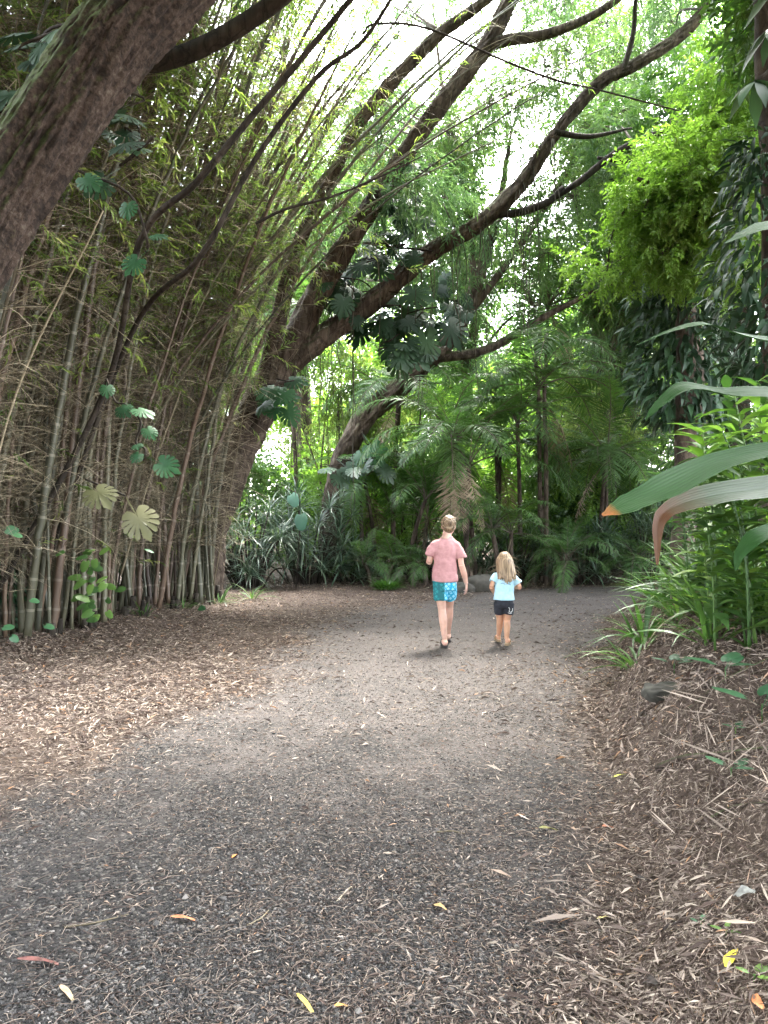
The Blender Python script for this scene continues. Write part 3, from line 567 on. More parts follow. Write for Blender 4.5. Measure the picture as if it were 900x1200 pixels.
cm = MB(); attach(cm, C, [M1, M2, M3, M4], o4, .012); clumps(cm, C - o4, rng.uniform(.7, 1.2, len(C)), 75, T_FINE, 1.05); attach(cm, CG, [M1, M2, M3, M4, [P(600, 40, 19), P(640, 0, 19)]], o4, .006); clumps(cm, CG - o4, 1.2, 34, T_FINE, .8); cm.build('crown', [G_FINE, WOOD], t4)

# bright green tree on the right
b = (8.2, 13.5); t5 = thing('bright_green_tree', 'broadleaf tree with bright lime green leaves at the upper right', 'tree', (b[0], b[1], float(hgt(*b))))
T5 = [(8.2, 13.5, -.1), (8.0, 13.4, 3), (7.4, 13, 6), (6.4, 12.6, 8.2), (5.8, 12.4, 10.5)]; T5b = [(7.8, 13.3, 4.5), (6.4, 12.8, 5.8), (5.0, 12.4, 6.6), (4.0, 12.2, 6.9)]
limb(t5, T5, [.24, .2, .17, .13, .06], 'trunk', B_TREE, 12, .1, 40); limb(t5, T5b, [.1, .08, .06, .03], 'limb', B_TREE, 10, .1, 24)
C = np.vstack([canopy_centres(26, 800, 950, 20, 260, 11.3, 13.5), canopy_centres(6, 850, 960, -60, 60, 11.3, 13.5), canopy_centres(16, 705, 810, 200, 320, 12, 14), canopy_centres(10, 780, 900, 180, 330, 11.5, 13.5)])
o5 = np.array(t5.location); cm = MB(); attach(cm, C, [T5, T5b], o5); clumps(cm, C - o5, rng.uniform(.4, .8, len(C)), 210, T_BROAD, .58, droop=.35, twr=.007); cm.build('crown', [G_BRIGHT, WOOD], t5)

# ------------------------------------------------------------------ generic forest trees (a few kinds, copied)
def forest_tree(name, label, H, cr, T, lm, n=60, dens=50, sc=1.2, low=.35, bark=B_TREE):
    r = thing(name, label, 'tree', (0, 0, 0)); tr = [(0, 0, -.3), (.1 * cr * rng.normal(), .1, H * .3), (.15 * cr * rng.normal(), .1, H * .6), (.3 * rng.normal(), 0, H * .95)]
    mb = MB(); tube(mb, smooth_path(tr, 30), np.linspace(.02 * H + .03, .04, 30), 10, 0, .12); mb.build('trunk', bark, r)
    u = nrm(rng.normal(size=(n, 3))); q = rng.random(n) ** .45; C = u * q[:, None] * [cr, cr, H * (1 - low) / 2] + [0, 0, H * (1 + low) / 2]
    lb = MB()
    for c in C[: n // 2]:
        s = np.array([0, 0, max(H * .25, c[2] * .72)]); tube(lb, smooth_path([s, (s + c) / 2 + [0, 0, .3], c], 7), np.linspace(.07, .02, 7), 5)
    lb.build('limbs', bark, r)
    cm = MB(); clumps(cm, C, rng.uniform(.8, 1.5, n) * cr / 4, dens, T, sc, twig=6, twr=.015); cm.build('crown', [lm, WOOD], r); return r
far1 = forest_tree('feathery_tree', '', 17, 4.6, T_FINE, G_FINE, 50, 34, 1.4, .3)
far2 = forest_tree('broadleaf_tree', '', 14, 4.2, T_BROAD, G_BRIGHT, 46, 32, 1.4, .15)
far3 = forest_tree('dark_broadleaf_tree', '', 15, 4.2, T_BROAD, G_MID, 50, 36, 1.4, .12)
far4 = forest_tree('slender_tree', '', 13, 2.2, T_FINE, G_FINE2, 30, 60, 1.3, .3, B_PALE)
FT = [
 (far1, -2.5, 24, 0, 1.0, 'tall feathery tree standing behind the big fork'),
 (far1, 10.5, 23, 4, 1.0, 'feathery tree behind the leaf-draped trunk at the right'),
 (far2, -5.5, 29, 1, .8, 'lime green tree glowing behind the left of the fork'),
 (far2, 1.0, 33, 3, .8, 'lime green tree glowing behind the boy'),
 (far2, 8.5, 31, 5, .8, 'lime green tree glowing right of the palms'),
 (far3, 15, 20, 1, 1.0, 'dark green tree at the far right of the wood'),
 (far4, 2.4, 22.5, 0, 1.0, 'slender pale-stemmed tree above the palm crowns'),
 (far4, 6.2, 21.5, 2.4, .95, 'slender pale-stemmed tree left of the leaf-draped trunk'),
]
used = set()
for src, x, y, rz, s, lab in FT:
    if src.name not in used:
        used.add(src.name); src.location = (x, y, float(hgt(x, y))); src.rotation_euler = (0, 0, rz); src.scale = (s, s, s); src['label'] = lab; src['group'] = 'trees of the wood behind the palms'
    else: dup(src, (x, y, float(hgt(x, y))), rz, s, lab, 'trees of the wood behind the palms')
k = 0
for (x, y) in [(-17, 14), (-13, 30), (-12, 40), (-5, 43), (2, 46), (9, 44), (16, 40), (20, 27), (17, 14), (-2, 56), (8, 58), (18, 54), (-14, 54), (-7, -3), (-2.5, -7), (4.5, -5.5), (8, -1), (1, -13), (-9, -10)]:  # last six unseen, behind the camera, added to shade the near ground and trunk
    src = [far1, far3, far2, far1][k % 4]; k += 1
    dup(src, (x, y, float(hgt(x, y))), rng.random() * 6, rng.uniform(.85, 1.25), {far1: 'feathery green tree deep in the surrounding wood', far2: 'lime green tree deep in the surrounding wood', far3: 'dark green tree deep in the surrounding wood'}[src], {far1: 'feathery trees deep in the wood', far2: 'lime green trees deep in the wood', far3: 'dark green trees deep in the wood'}[src])

# conifers
def conifer(label, x, y, H=17):
    r = thing('conifer', label, 'conifer', (x, y, float(hgt(x, y))), 'conifers standing among the trees on the right'); mb = MB(); tube(mb, smooth_path([(0, 0, -.2), (.05, 0, H * .5), (0, 0, H)], 20), np.linspace(.24, .03, 20), 10, 0, .08); mb.build('trunk', B_DARK, r)
    cm = MB(); ND = t_spray(14, .6, t_kite(.16, droop=.1), .17, .8, .25, .15, .2)
    z = 1.8
    while z < H:
        nb = 8; R0 = 2.4 * (1 - (z / H) ** 1.6) + .35
        for j in range(nb):
            a = j * 6.283 / nb + rng.random(); L = R0 * rng.uniform(.8, 1.15); d = np.array([math.cos(a), math.sin(a), 0])
            p0 = np.array([0, 0, z]); pts = smooth_path([p0, p0 + d * L * .5 + [0, 0, .05], p0 + d * L + [0, 0, -.22 * L]], 8); tube(cm, pts, np.linspace(.03, .008, 8), 4, 1)
            kk = 16; t = rng.uniform(.2, 1, kk); c = p0 + d * L * t[:, None] + np.stack([0 * t, 0 * t, -.22 * L * t ** 2 + .03], -1)
            s = np.where(rng.random(kk) < .5, 1, -1)[:, None]; dd = d * .7 + np.cross(d, [0, 0, 1.0]) * s * .9 + rng.normal(size=(kk, 3)) * .15 + [0, 0, -.15]
            scatter(cm, ND, c, frames(dd, roll=rng.normal(size=kk) * .3), rng.uniform(.7, 1.1, kk), 0)
        z += rng.uniform(.42, .62)
    cm.build('crown', [G_CONE, WOOD], r); return r
cf = conifer('dark layered conifer right of the palms in the middle distance', 7.2, 24)
dup(cf, (9.2, 20.5, float(hgt(9.2, 20.5))), 1.0, .85, 'dark layered conifer beside the leaf-draped trunk, nearer than the other')
dup(cf, (8.8, 27.5, float(hgt(8.8, 27.5))), 2.0, .85, 'farthest dark conifer, seen between the two nearer conifers')

# trunks wrapped in hanging vine leaves
T_DROOP = t_blade(.30, 3, .25, .9, .4)
def draped(label, x, y, z0, z1, rad, H, n, lm=G_DARK, leaf=.3):
    r = thing('vine_draped_tree', label, 'tree', (x, y, float(hgt(x, y))), 'trunks draped in climbing vines'); h0 = float(hgt(x, y)); mb = MB(); tube(mb, smooth_path([(0, 0, -.2), (.1, 0, H * .4), (-.05, .1, H)], 26), np.linspace(.24, .12, 26), 12, 0, .15); mb.build('trunk', B_TREE, r)
    vm = MB(); zz = z0 + (z1 - z0) * rng.random(n) - h0; a = rng.random(n) * 6.283
    prof = rad * (.45 + .55 * np.sin(np.clip((zz + h0 - z0) / (z1 - z0), 0, 1) * np.pi) ** .6) * (.75 + .5 * vnoise(a * 1.3, zz, 1.2, 4)); q = rng.uniform(.55, 1.05, n)
    pos = np.stack([np.cos(a) * prof * q, np.sin(a) * prof * q, zz], -1); d = np.stack([np.cos(a) * .7, np.sin(a) * .7, rng.uniform(-.9, .2, n)], -1) + rng.normal(size=(n, 3)) * .2
    scatter(vm, T_DROOP, pos, frames(d, roll=rng.normal(size=n) * .4), leaf * rng.uniform(.6, 1.3, n), 0, True)
    vm.build('vine_leaves', lm, r)
    cm = MB(); C = np.array([(1.3 + rng.normal() * .7, .9 + rng.normal() * .8, H + rng.uniform(-1, .9)) for _ in range(8)]); clumps(cm, C, .9, 110, T_BROAD, 1.0); cm.build('crown', [G_MID, WOOD], r)
    return r
draped('tree trunk wrapped in dark drooping vine leaves between the conifer and the big arching leaves', 5.6, 14.6, 3.3, 6.4, .95, 9.0, 1500, leaf=.34)
draped('trunk wrapped in dark drooping vine leaves at the right edge above the arching leaves', 4.5, 9.0, 3.1, 6.0, .62, 7.6, 1100, leaf=.26)
draped('slim trunk with pale green vine leaves below the first draped tree', 6.6, 16.5, 1.0, 4.6, .6, 8.0, 700, G_MID, .3)

# ------------------------------------------------------------------ palms
def frond_mesh(L, pairs, ll, a0, a1, mat, name, ld=.5, w=.035):
    n = 16; ang = np.linspace(a0, a1, n); ds = L / (n - 1); p = np.zeros((n, 3))
    for i in range(1, n): p[i] = p[i - 1] + ds * np.array([0, math.cos(ang[i - 1]), math.sin(ang[i - 1])])
    mb = MB(); tube(mb, p, np.linspace(.016, .004, n), 5, 1)
    ts = np.linspace(.22, .99, pairs); P0 = np.stack([np.interp(ts, np.linspace(0, 1, n), p[:, k]) for k in range(3)], -1); an = np.interp(ts, np.linspace(0, 1, n), ang)
    tg = np.stack([0 * an, np.cos(an), np.sin(an)], -1); up = np.stack([0 * an, -np.sin(an), np.cos(an)], -1)
    T = t_blade(w / ll * 1.0, 3, .3, 1.0, .4)
    for s in (-1, 1):
        fw = np.interp(ts, [.2, 1], [.25, 1.3])[:, None]
        d = np.array([s, 0, 0]) + tg * fw + up * (.35 + rng.normal(size=(pairs, 1)) * .12) + rng.normal(size=(pairs, 3)) * .06
        l = ll * np.interp(ts, [.2, .35, .7, 1], [.55, 1, .9, .35]) * rng.uniform(.85, 1.1, pairs)
        R = frames(nrm(d), up=up, roll=rng.normal(size=pairs) * .2)
        scatter(mb, T, P0, R, l, 0, True, rnd=.3 + rng.random(pairs) * .35)
    me = mb.mesh(name); me.materials.append(mat); me.materials.append(WOOD if mat is not STRAW else TWIG); return me
FR = [frond_mesh(2.3, 44, .55, 1.1, -.7, G_PALM, 'frond'), frond_mesh(2.5, 46, .55, .9, -1.0, G_PALM, 'frond'), frond_mesh(2.0, 40, .5, .7, -1.2, G_PALM, 'frond'), frond_mesh(2.2, 44, .5, 1.25, .1, G_PALM, 'frond')]
FRY = [frond_mesh(2.2, 42, .5, 1.1, -.6, G_STRAP, 'frond')]
FRD = [frond_mesh(1.9, 34, .45, -.9, -1.45, STRAW, 'dead_frond')]
def palm(label, x, y, stems, nf, dead=2, sc=1.0, yellow=0, h=2.5, spread=.35):
    r = thing('palm', label, 'palm', (x, y, float(hgt(x, y))), 'palms at the far side of the path')
    for s in range(stems):
        a = rng.random() * 6.28; sx, sy = math.cos(a) * spread * (s > 0), math.sin(a) * spread * (s > 0); hh = h * rng.uniform(.75, 1.1) if s else h
        tx, ty = sx + rng.normal() * .18, sy + rng.normal() * .18; mb = MB(); m = 26; pts = smooth_path([(sx, sy, -.1), (sx + (tx - sx) * .3, sy, hh * .5), (tx, ty, hh)], m)
        tube(mb, pts, (.05 + .008 * (np.arange(m) % 2)) * np.linspace(1.1, .8, m), 9); mb.build('stem', B_TREE, r)
        k = int(nf * 1.5) // stems
        for i in range(k):
            me = (FRY if i < yellow else FR)[rng.integers(0, len(FRY if i < yellow else FR))]; f = link('frond', me, r, (tx, ty, hh - .05)); az = i * 2.4 + rng.random() * .6
            q = sc * 1.15 * rng.uniform(.75, 1.1); f.scale = (q, q, q); f.rotation_euler = (rng.uniform(-.75, .3), rng.normal() * .12, az)
        for i in range(dead if s == 0 else 0):
            f = link('dead_frond', FRD[0], r, (tx, ty, hh - .15)); f.rotation_euler = (0, 0, rng.random() * 6.28); f['label'] = 'brown dead hanging frond'
    return r
palm('tall palm standing directly behind the two walkers, with pale arching fronds', 1.9, 17.3, 3, 21, 3, .95, 3, 3.1)
palm('palm with dark fronds rising right of the tallest one', 3.7, 18.2, 3, 21, 2, 1.1, 0, 4.5, .5)
palm('short palm left of the boy, its fronds bending down to the path edge', .55, 17.9, 2, 12, 1, .75, 1, 1.9)
palm('low palm with glossy fronds behind the girl', 2.8, 17.0, 2, 12, 1, .7, 0, 1.2)
palm('high palm whose crown shows above the others near the limb', 4.2, 20.5, 2, 20, 2, 1.2, 0, 7.0, .5)
palm('palm at the bend of the path right of the girl', 5.2, 18.5, 2, 16, 1, .95, 0, 3.0)
palm('small palm crown high on the left behind the fork', -2.2, 20, 1, 12, 1, 1.1, 0, 6.5)
palm('seedling palm low beside the dark bush', -.3, 17.4, 2, 12, 0, .5, 0, .5)
palm('stemless palm between the tuft of grass and the boy', .95, 17.2, 2, 10, 0, .5, 0, .4)
palm('stemless palm just right of the girl', 3.7, 17.0, 2, 12, 1, .6, 0, .6)
palm('stemless palm at the foot of the palm at the bend', 5.6, 17.6, 2, 12, 0, .6, 1, .6)
palm('bright palm behind the grass tuft, lit from behind', -.2, 19.3, 2, 14, 1, .8, 4, 2.4)
palm('bright palm between the two tallest ones', 2.9, 19.6, 2, 16, 1, 1.0, 8, 3.2)
palm('palm hanging over from behind, left of the tallest palm', .2, 20.2, 2, 18, 1, 1.1, 4, 4.6)

# ------------------------------------------------------------------ strap leaved shrubs
def rosette(n, L, w, el0=.1, el1=1.45, droop=1.2, seg=5):
    T = t_blade(w / L, seg, .25, droop, .4); az = np.arange(n) * 2.4 + rng.random(n) * .5; el = np.linspace(el1, el0, n) + rng.normal(size=n) * .12
    d = np.stack([np.cos(az) * np.cos(el), np.sin(az) * np.cos(el), np.sin(el)], -1); mb = MB()
    scatter(mb, T, d * .02, frames(d), L * rng.uniform(.75, 1.15, n), 0, True, rnd=rng.random(n) * .5)
    return np.concatenate(mb.V).astype(float), np.concatenate(mb.F), np.concatenate(mb.A).astype(float)
ROS = [rosette(30, .62, .028), rosette(26, .55, .03)]
def strap_bush(label, x, y, n, R0, H, mat=G_DRAC, sc=1.0, name='strap_leaved_bush'):
    r = thing(name, label, 'bush', (x, y, float(hgt(x, y))), 'dark strap-leaved bushes along the far edge'); fo = MB(); st = MB()
    for i in range(n):
        a = rng.random() * 6.28; q = rng.random() ** .5; p = np.array([math.cos(a) * q * R0, math.sin(a) * q * R0 * .8, rng.uniform(.15, 1) * H * (1 - .35 * q * q)])
        f = np.array([p[0] * .35, p[1] * .35, -.05]); tube(st, smooth_path([f, (f + p) / 2 + [0, 0, .1 * H], p], 8), np.linspace(.022, .014, 8), 6)
        scatter(fo, ROS[i % 2], p[None], frames(np.array([[p[0] * .4, p[1] * .4, 1.0]]) @ np.eye(3))[:, :, [0, 2, 1]] * [1, 1, 1], sc * rng.uniform(.75, 1.2, 1), 0, True)
    st.build('stems', B_DARK, r); fo.build('foliage', mat, r); return r
strap_bush('large silvery-green strap-leaved bush between the bamboo end and the boy', -1.75, 17.6, 46, 1.15, 2.2, sc=1.05)
strap_bush('rounded dark strap-leaved bush at the foot of the forked tree', -2.9, 16.6, 38, .9, 1.9, G_DRAC, .95)
strap_bush('low dark strap-leaved bush just left of the tuft of grass', -.75, 17.8, 22, .7, .8, G_DRAC, .8)
strap_bush('dark strap-leaved bush behind the girl', 3.0, 17.9, 30, .9, 1.3, G_DRAC, .95)
strap_bush('dark strap-leaved bush where the path bends out of sight', 4.6, 17.7, 36, 1.1, 1.5, G_DRAC, .95)
strap_bush('dark strap-leaved bush at the right end of the far edge', 6.3, 18.4, 34, 1.1, 1.7, G_DRAC, .95)
strap_bush('low dark strap-leaved bush behind the boy', 1.0, 18.3, 24, .8, .9, G_DRAC, .8)
strap_bush('dark strap-leaved bush half hidden by the right bank', 8.2, 18.8, 30, 1.1, 1.7, G_DRAC, .95)
# broadleaf understorey
def leafy_bush(label, x, y, R0, H, mat, T=T_BROAD, n=16, dens=150, sc=.8, name='leafy_shrub', group='leafy shrubs under the trees'):
    r = thing(name, label, 'shrub', (x, y, float(hgt(x, y))), group); C = []; st = MB()
    for i in range(n):
        a = rng.random() * 6.28; q = rng.random() ** .5; C.append((math.cos(a) * q * R0, math.sin(a) * q * R0, rng.uniform(.2, .95) * H))
        tube(st, smooth_path([(0, 0, -.05), (C[-1][0] * .6, C[-1][1] * .6, C[-1][2] * .5), C[-1]], 7), np.linspace(.02, .008, 7), 5)
    cm = MB(); clumps(cm, np.array(C), min(R0, H) * .42, dens, T, sc, twr=.006); st.build('stems', B_DARK, r); cm.build('foliage', [mat, WOOD], r); return r
SH = [(-6.35, 8.7, 1.1, 2.6, G_DARK, 'dark shrub added between the front bamboo and the left edge to deepen the gaps'), (-6.2, 10.4, 1.1, 2.6, G_DARK, 'dark shrub added close behind the second bamboo clump to deepen its gaps'), (-5.9, 12.1, 1.0, 2.6, G_DARK, 'dark shrub added close behind the leaning bamboo to deepen its gaps'), (-4.9, 14.2, .9, 2.3, G_DARK, 'dark shrub added close behind the last bamboo clump to deepen its gaps'), (-3.6, 18.8, 1.3, 3.2, G_MID, 'mid green shrub behind the bush at the forked trunk'), (-1.0, 20.0, 1.3, 3.0, G_BRIGHT, 'lime green shrub lit from behind left of the boy'),  # first four dark shrubs added to block lit culms and darken the gaps
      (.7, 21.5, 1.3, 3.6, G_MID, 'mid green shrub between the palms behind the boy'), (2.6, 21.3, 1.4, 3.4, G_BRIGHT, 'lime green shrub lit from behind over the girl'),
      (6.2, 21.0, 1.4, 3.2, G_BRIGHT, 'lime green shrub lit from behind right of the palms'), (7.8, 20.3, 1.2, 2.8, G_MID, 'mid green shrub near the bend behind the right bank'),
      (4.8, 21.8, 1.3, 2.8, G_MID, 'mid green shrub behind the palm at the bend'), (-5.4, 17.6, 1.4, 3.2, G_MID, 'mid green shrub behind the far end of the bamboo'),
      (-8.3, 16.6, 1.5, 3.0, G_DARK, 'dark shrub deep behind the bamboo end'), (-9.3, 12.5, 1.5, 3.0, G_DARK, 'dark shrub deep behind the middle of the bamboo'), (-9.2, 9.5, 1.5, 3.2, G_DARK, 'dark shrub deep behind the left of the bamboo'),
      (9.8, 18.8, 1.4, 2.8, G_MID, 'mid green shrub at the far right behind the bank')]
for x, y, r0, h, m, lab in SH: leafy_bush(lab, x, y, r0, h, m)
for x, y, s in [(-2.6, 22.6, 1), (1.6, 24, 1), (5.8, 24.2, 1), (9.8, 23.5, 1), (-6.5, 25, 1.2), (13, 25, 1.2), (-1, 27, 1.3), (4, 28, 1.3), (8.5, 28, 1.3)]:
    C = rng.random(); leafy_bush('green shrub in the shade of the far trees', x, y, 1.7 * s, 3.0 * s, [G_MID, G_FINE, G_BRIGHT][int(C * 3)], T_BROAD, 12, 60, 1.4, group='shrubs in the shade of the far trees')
# thin upright poles / young bamboo behind
for i, (px, y, lab) in enumerate([(400, 20.5, 'upright brown stems behind the silvery bush'), (440, 21.5, 'upright brown stems left of the boy'), (690, 22.5, 'upright pale stems right of the palms'), (728, 21, 'upright pale stems near the conifer')]):
    x = (px - 450) / 906 * y; r = thing('stem_cluster', lab, 'stems', (x, y, float(hgt(x, y))), 'clusters of upright stems in the wood')
    fo = MB()
    for j in range(9):
        mb = MB(); sx, sy = rng.normal() * .45, rng.normal() * .4; h = rng.uniform(3.5, 5.5); tx = sx + rng.normal() * .3
        tube(mb, smooth_path([(sx, sy, -.1), (sx, sy, h * .5), (tx, sy, h)], 14), np.linspace(.035, .015, 14), 6); mb.build('stem', B_PALE if i > 1 else B_TREE, r)
        clumps(fo, np.array([[tx, sy, h], [tx, sy, h * .8]]), .5, 120, T_BAMB, 1.3, twig=4)
    fo.build('foliage', [G_BAMB, WOOD], r)

# grass tuft, rocks
gt = thing('grass_tuft', 'small round green leafy tuft at the far edge left of the boy', 'plant', (.06, 16.3, float(hgt(.06, 16.3))))
mb = MB(); n = 260; a = rng.random(n) * 6.28; q = rng.random(n) ** .5 * .2; el = rng.uniform(.5, 1.4, n)
d = np.stack([np.cos(a) * np.cos(el), np.sin(a) * np.cos(el), np.sin(el)], -1)
scatter(mb, t_blade(.13, 3, .3, .9), np.stack([np.cos(a) * q, np.sin(a) * q, 0 * a], -1), frames(d), rng.uniform(.2, .38, n), 0, True); mb.build('leaves', G_STRAP, gt)
def rock(label, x, y, sx, sy, sz, seed):
    u = np.linspace(0, 2 * np.pi, 40, endpoint=False); v = np.linspace(-np.pi / 2, np.pi / 2, 22); U, Vv = np.meshgrid(u, v)
    n = np.stack([np.cos(Vv) * np.cos(U), np.cos(Vv) * np.sin(U), np.sin(Vv)], -1)
    r = 1 + .35 * (vnoise(n[..., 0] * 1.2 + n[..., 2], n[..., 1] * 1.2 - n[..., 2] * .7, 1.5, seed) - .5) + .12 * (vnoise(n[..., 0] * 4, n[..., 1] * 4 + n[..., 2] * 3, 1, seed + 3) - .5)
    X = np.sign(n) * np.abs(n) ** .8 * r[..., None] * [sx, sy, sz]; V = X.reshape(-1, 3); w = 40
    i = np.arange(21)[:, None] * w; j = np.arange(w)[None]; k = (j + 1) % w
    F = np.stack([np.stack([i + j, i + k, i + w + k], -1), np.stack([i + j, i + w + k, i + w + j], -1)], 2).reshape(-1, 3); A = np.zeros((len(V), 3)); A[:, 2] = rng.random()
    mb = MB(); mb.add(V, F, A); o = mb.build('rock', ROCK, None, (x, y, float(hgt(x, y)) + sz * .45)); tag(o, label, 'rock', 'rocks at the far edge of the path')
rock('larger grey rock at the path edge between the two walkers', 2.0, 15.9, .42, .3, .24, 2)
rock('smaller grey rock beside the boy\'s hand', 1.55, 15.7, .3, .25, .15, 5)

# ------------------------------------------------------------------ climbers and monstera
def lobed():
    """heart-shaped leaf with deep slits, in the x/y plane, stalk at the origin"""
    lob = [(.0, .66), (.14, .55)]
    for q, rr in ((.30, .53), (.70, .50), (1.12, .47), (1.58, .45), (2.05, .44)):
        lob += [(q - .05, rr * .97), (q - .005, rr * .50), (q + .05, rr * .52), (q + .07, rr * .97), (q + .2, rr * 1.02)]
    lob += [(2.45, .46), (2.75, .42), (2.98, .26), (3.10, .12)]
    R = [(math.sin(t) * r * .95, math.cos(t) * r) for t, r in lob]
    out = [(-x, y) for x, y in R[::-1]] + R[1:]
    V = np.array([(0, .40, .03)] + [(x, .40 + y, -.5 * x * x - .45 * max(0, y) ** 2) for x, y in out]); m = len(out)
    F = np.array([[0, i + 2, i + 1] for i in range(m - 1)]); A = np.zeros((len(V), 3)); A[:, 0] = V[:, 0] + .5; A[:, 1] = V[:, 1]
    S = np.array([(-.012, -.5, -.12), (.012, -.5, -.12), (.01, .3, .02), (-.01, .3, .02)]); n = len(V)
    return np.vstack([V, S]), np.vstack([F, [[n, n + 1, n + 2], [n, n + 2, n + 3]]]), np.vstack([A, np.zeros((4, 3))])
T_MON = lobed()
def heart():
    out = []; m = 24
    for i in range(m + 1):
        t = -math.pi + 2 * math.pi * i / m; r = .36 + .18 * max(0, math.cos(t)) ** 4
        if abs(t) > 2.8: r *= .6
        out.append((math.sin(t) * r * .85, .4 + math.cos(t) * r * 1.15, -.3 * (math.sin(t) * r) ** 2 - .12 * max(0, math.cos(t)) ** 2))
    V = np.array([(0, .35, .05)] + out); F = np.array([[0, i + 2, i + 1] for i in range(m)]); A = np.zeros((len(V), 3)); A[:, 0] = V[:, 0] + .5; A[:, 1] = V[:, 1]
    S = np.array([(-.01, -.4, -.1), (.01, -.4, -.1), (.01, .3, .02), (-.01, .3, .02)]); n = len(V)
    return np.vstack([V, S]), np.vstack([F, [[n, n + 1, n + 2], [n, n + 2, n + 3]]]), np.vstack([A, np.zeros((4, 3))])
T_HEART = heart()
def climber(name, label, cat, pts, dirs, sizes, T, mat, stem=True, group=None, base=None):
    pts = np.array(pts, float); c = np.array(base if base is not None else pts.mean(0) * [1, 1, 0] + [0, 0, pts[:, 2].min()])
    r = thing(name, label, cat, c, group); mb = MB(); d = nrm(np.array(dirs, float)); sz = np.array(sizes, float)
    R = frames(d, up=np.array([0, -.75, .65]), roll=rng.normal(size=len(pts)) * .25)
    scatter(mb, T, pts - c, R, sz, 0, True); mb.build('leaves', mat, r)
    if stem:
        o = pts[np.argsort(pts[:, 2])]; s = MB(); off = o - nrm(d)[np.argsort(pts[:, 2])] * sz[np.argsort(pts[:, 2])][:, None] * .45
        off = off if base is None else np.vstack([base, off])
        tube(s, smooth_path(off, max(12, len(off) * 4)) - c, .012, 6); s.build('stem', B_DARK, r)
    return r
def rleaf(n, px, py, sx, sy, y, sz, dn=.5):
    pts = [P(px + rng.normal() * sx, py + rng.normal() * sy, y + rng.normal() * .2) for _ in range(n)]
    return pts, rng.normal(size=(n, 3)) * [.8, .4, .4] + [.1, -.5, -dn], sz * rng.uniform(.7, 1.2, n)
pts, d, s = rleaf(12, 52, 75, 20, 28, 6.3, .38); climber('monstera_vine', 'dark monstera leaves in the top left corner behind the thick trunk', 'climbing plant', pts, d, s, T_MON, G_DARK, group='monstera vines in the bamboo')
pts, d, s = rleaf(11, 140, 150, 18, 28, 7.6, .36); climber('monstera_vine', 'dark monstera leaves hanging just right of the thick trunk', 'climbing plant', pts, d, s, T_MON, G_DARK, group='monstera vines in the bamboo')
climber('monstera_vine', 'pale monstera leaves tucked under the thick trunk', 'climbing plant', [P(95, 205, 6.4), P(150, 235, 6.6), P(178, 275, 6.8), P(165, 300, 7)], [(.6, -.3, -.5), (.1, -.4, -.8), (.7, -.4, -.2), (-.4, -.4, -.7)], [.24, .2, .18, .24], T_MON, G_TEAL, group='monstera vines in the bamboo')
climber('monstera_vine', 'two pale yellowish monstera leaves in front of the culms', 'climbing plant', [P(108, 570, 8.3), P(155, 595, 8.2)], [(.5, -.5, -.35), (.5, -.5, -.6)], [.42, .45], T_MON, leafmat('pale_yellow_leaf', [(0, (.07, .08, .035)), (1, (.16, .15, .08))], .3), group='monstera vines in the bamboo')
climber('monstera_vine', 'green monstera leaves climbing the slanted culm in the middle of the bamboo', 'climbing plant', [P(125, 450, 8.4), P(140, 475, 8.35), P(158, 478, 8.3), P(170, 500, 8.3), P(165, 530, 8.2), P(182, 540, 8.2), P(160, 520, 8.3)], [(.2, -.5, -.6), (.5, -.5, -.4), (.8, -.4, -.3), (.6, -.4, -.6), (-.3, -.5, -.5), (.9, -.3, -.4), (.2, -.5, -.2)], [.2, .24, .27, .2, .16, .3, .16], T_MON, G_TEAL, group='monstera vines in the bamboo')
pts = []; d = []
for i in range(34): pts.append(P(108 + rng.normal() * 14, 690 + rng.normal() * 26, 8.9 + rng.normal() * .15)); d.append((rng.normal() * .8, -.6, rng.normal() * .3 - .3))
climber('creeper', 'low green creeper with oval leaves at the foot of the middle bamboo', 'creeper', pts, d, rng.uniform(.1, .19, 34), T_HEART, G_MID, stem=False, base=(-3.5, 9.0, float(hgt(-3.5, 9.0))))
climber('creeper', 'few broad green leaves at the left edge beside the culms', 'creeper', [P(5, 620, 7.6), P(15, 625, 7.5), P(2, 735, 7.6), P(12, 745, 7.5), P(35, 702, 7.7), P(52, 732, 7.8), P(170, 643, 8.2), P(232, 712, 11)], [(1, -.3, -.1), (.9, -.4, -.2), (1, -.3, .1), (.7, -.4, -.3), (1, -.3, -.2), (.9, -.3, -.2), (1, -.3, -.3), (.5, -.4, 0)], [.16, .12, .14, .12, .11, .12, .11, .15], T_HEART, G_TEAL, stem=False, base=(-3.9, 7.7, float(hgt(-3.9, 7.7))))
# epiphytes on the big tree
E = [((470, 385), 15.0, 26, (22, 22), .62, 'dark monstera mass hanging under the right limb of the forked tree'), ((400, 345), 15.1, 14, (12, 16), .5, 'dark monstera leaves growing in the crotch of the forked tree'),
     ((470, 245), 14.8, 12, (14, 22), .5, 'dark monstera leaves halfway up the middle limb of the forked tree'), ((455, 300), 14.8, 14, (25, 14), .45, 'dark monstera leaves along the right limb of the forked tree'),
     ((530, 350), 17.8, 12, (12, 16), .5, 'dark monstera leaves on the leaning tree beside the dry sheath'), ((330, 465), 14.0, 10, (10, 10), .45, 'blue-green monstera leaves on the trunk just below the fork')]
for (px, py), y, n, (sx, sy), sz, lab in E:
    pts, d, s = rleaf(n, px, py, sx, sy, y - .35, sz, .7); climber('monstera_vine', lab, 'climbing plant', pts, d, s, T_MON, G_DARK if 'blue' not in lab else G_TEAL, group='monstera vines on the trees')
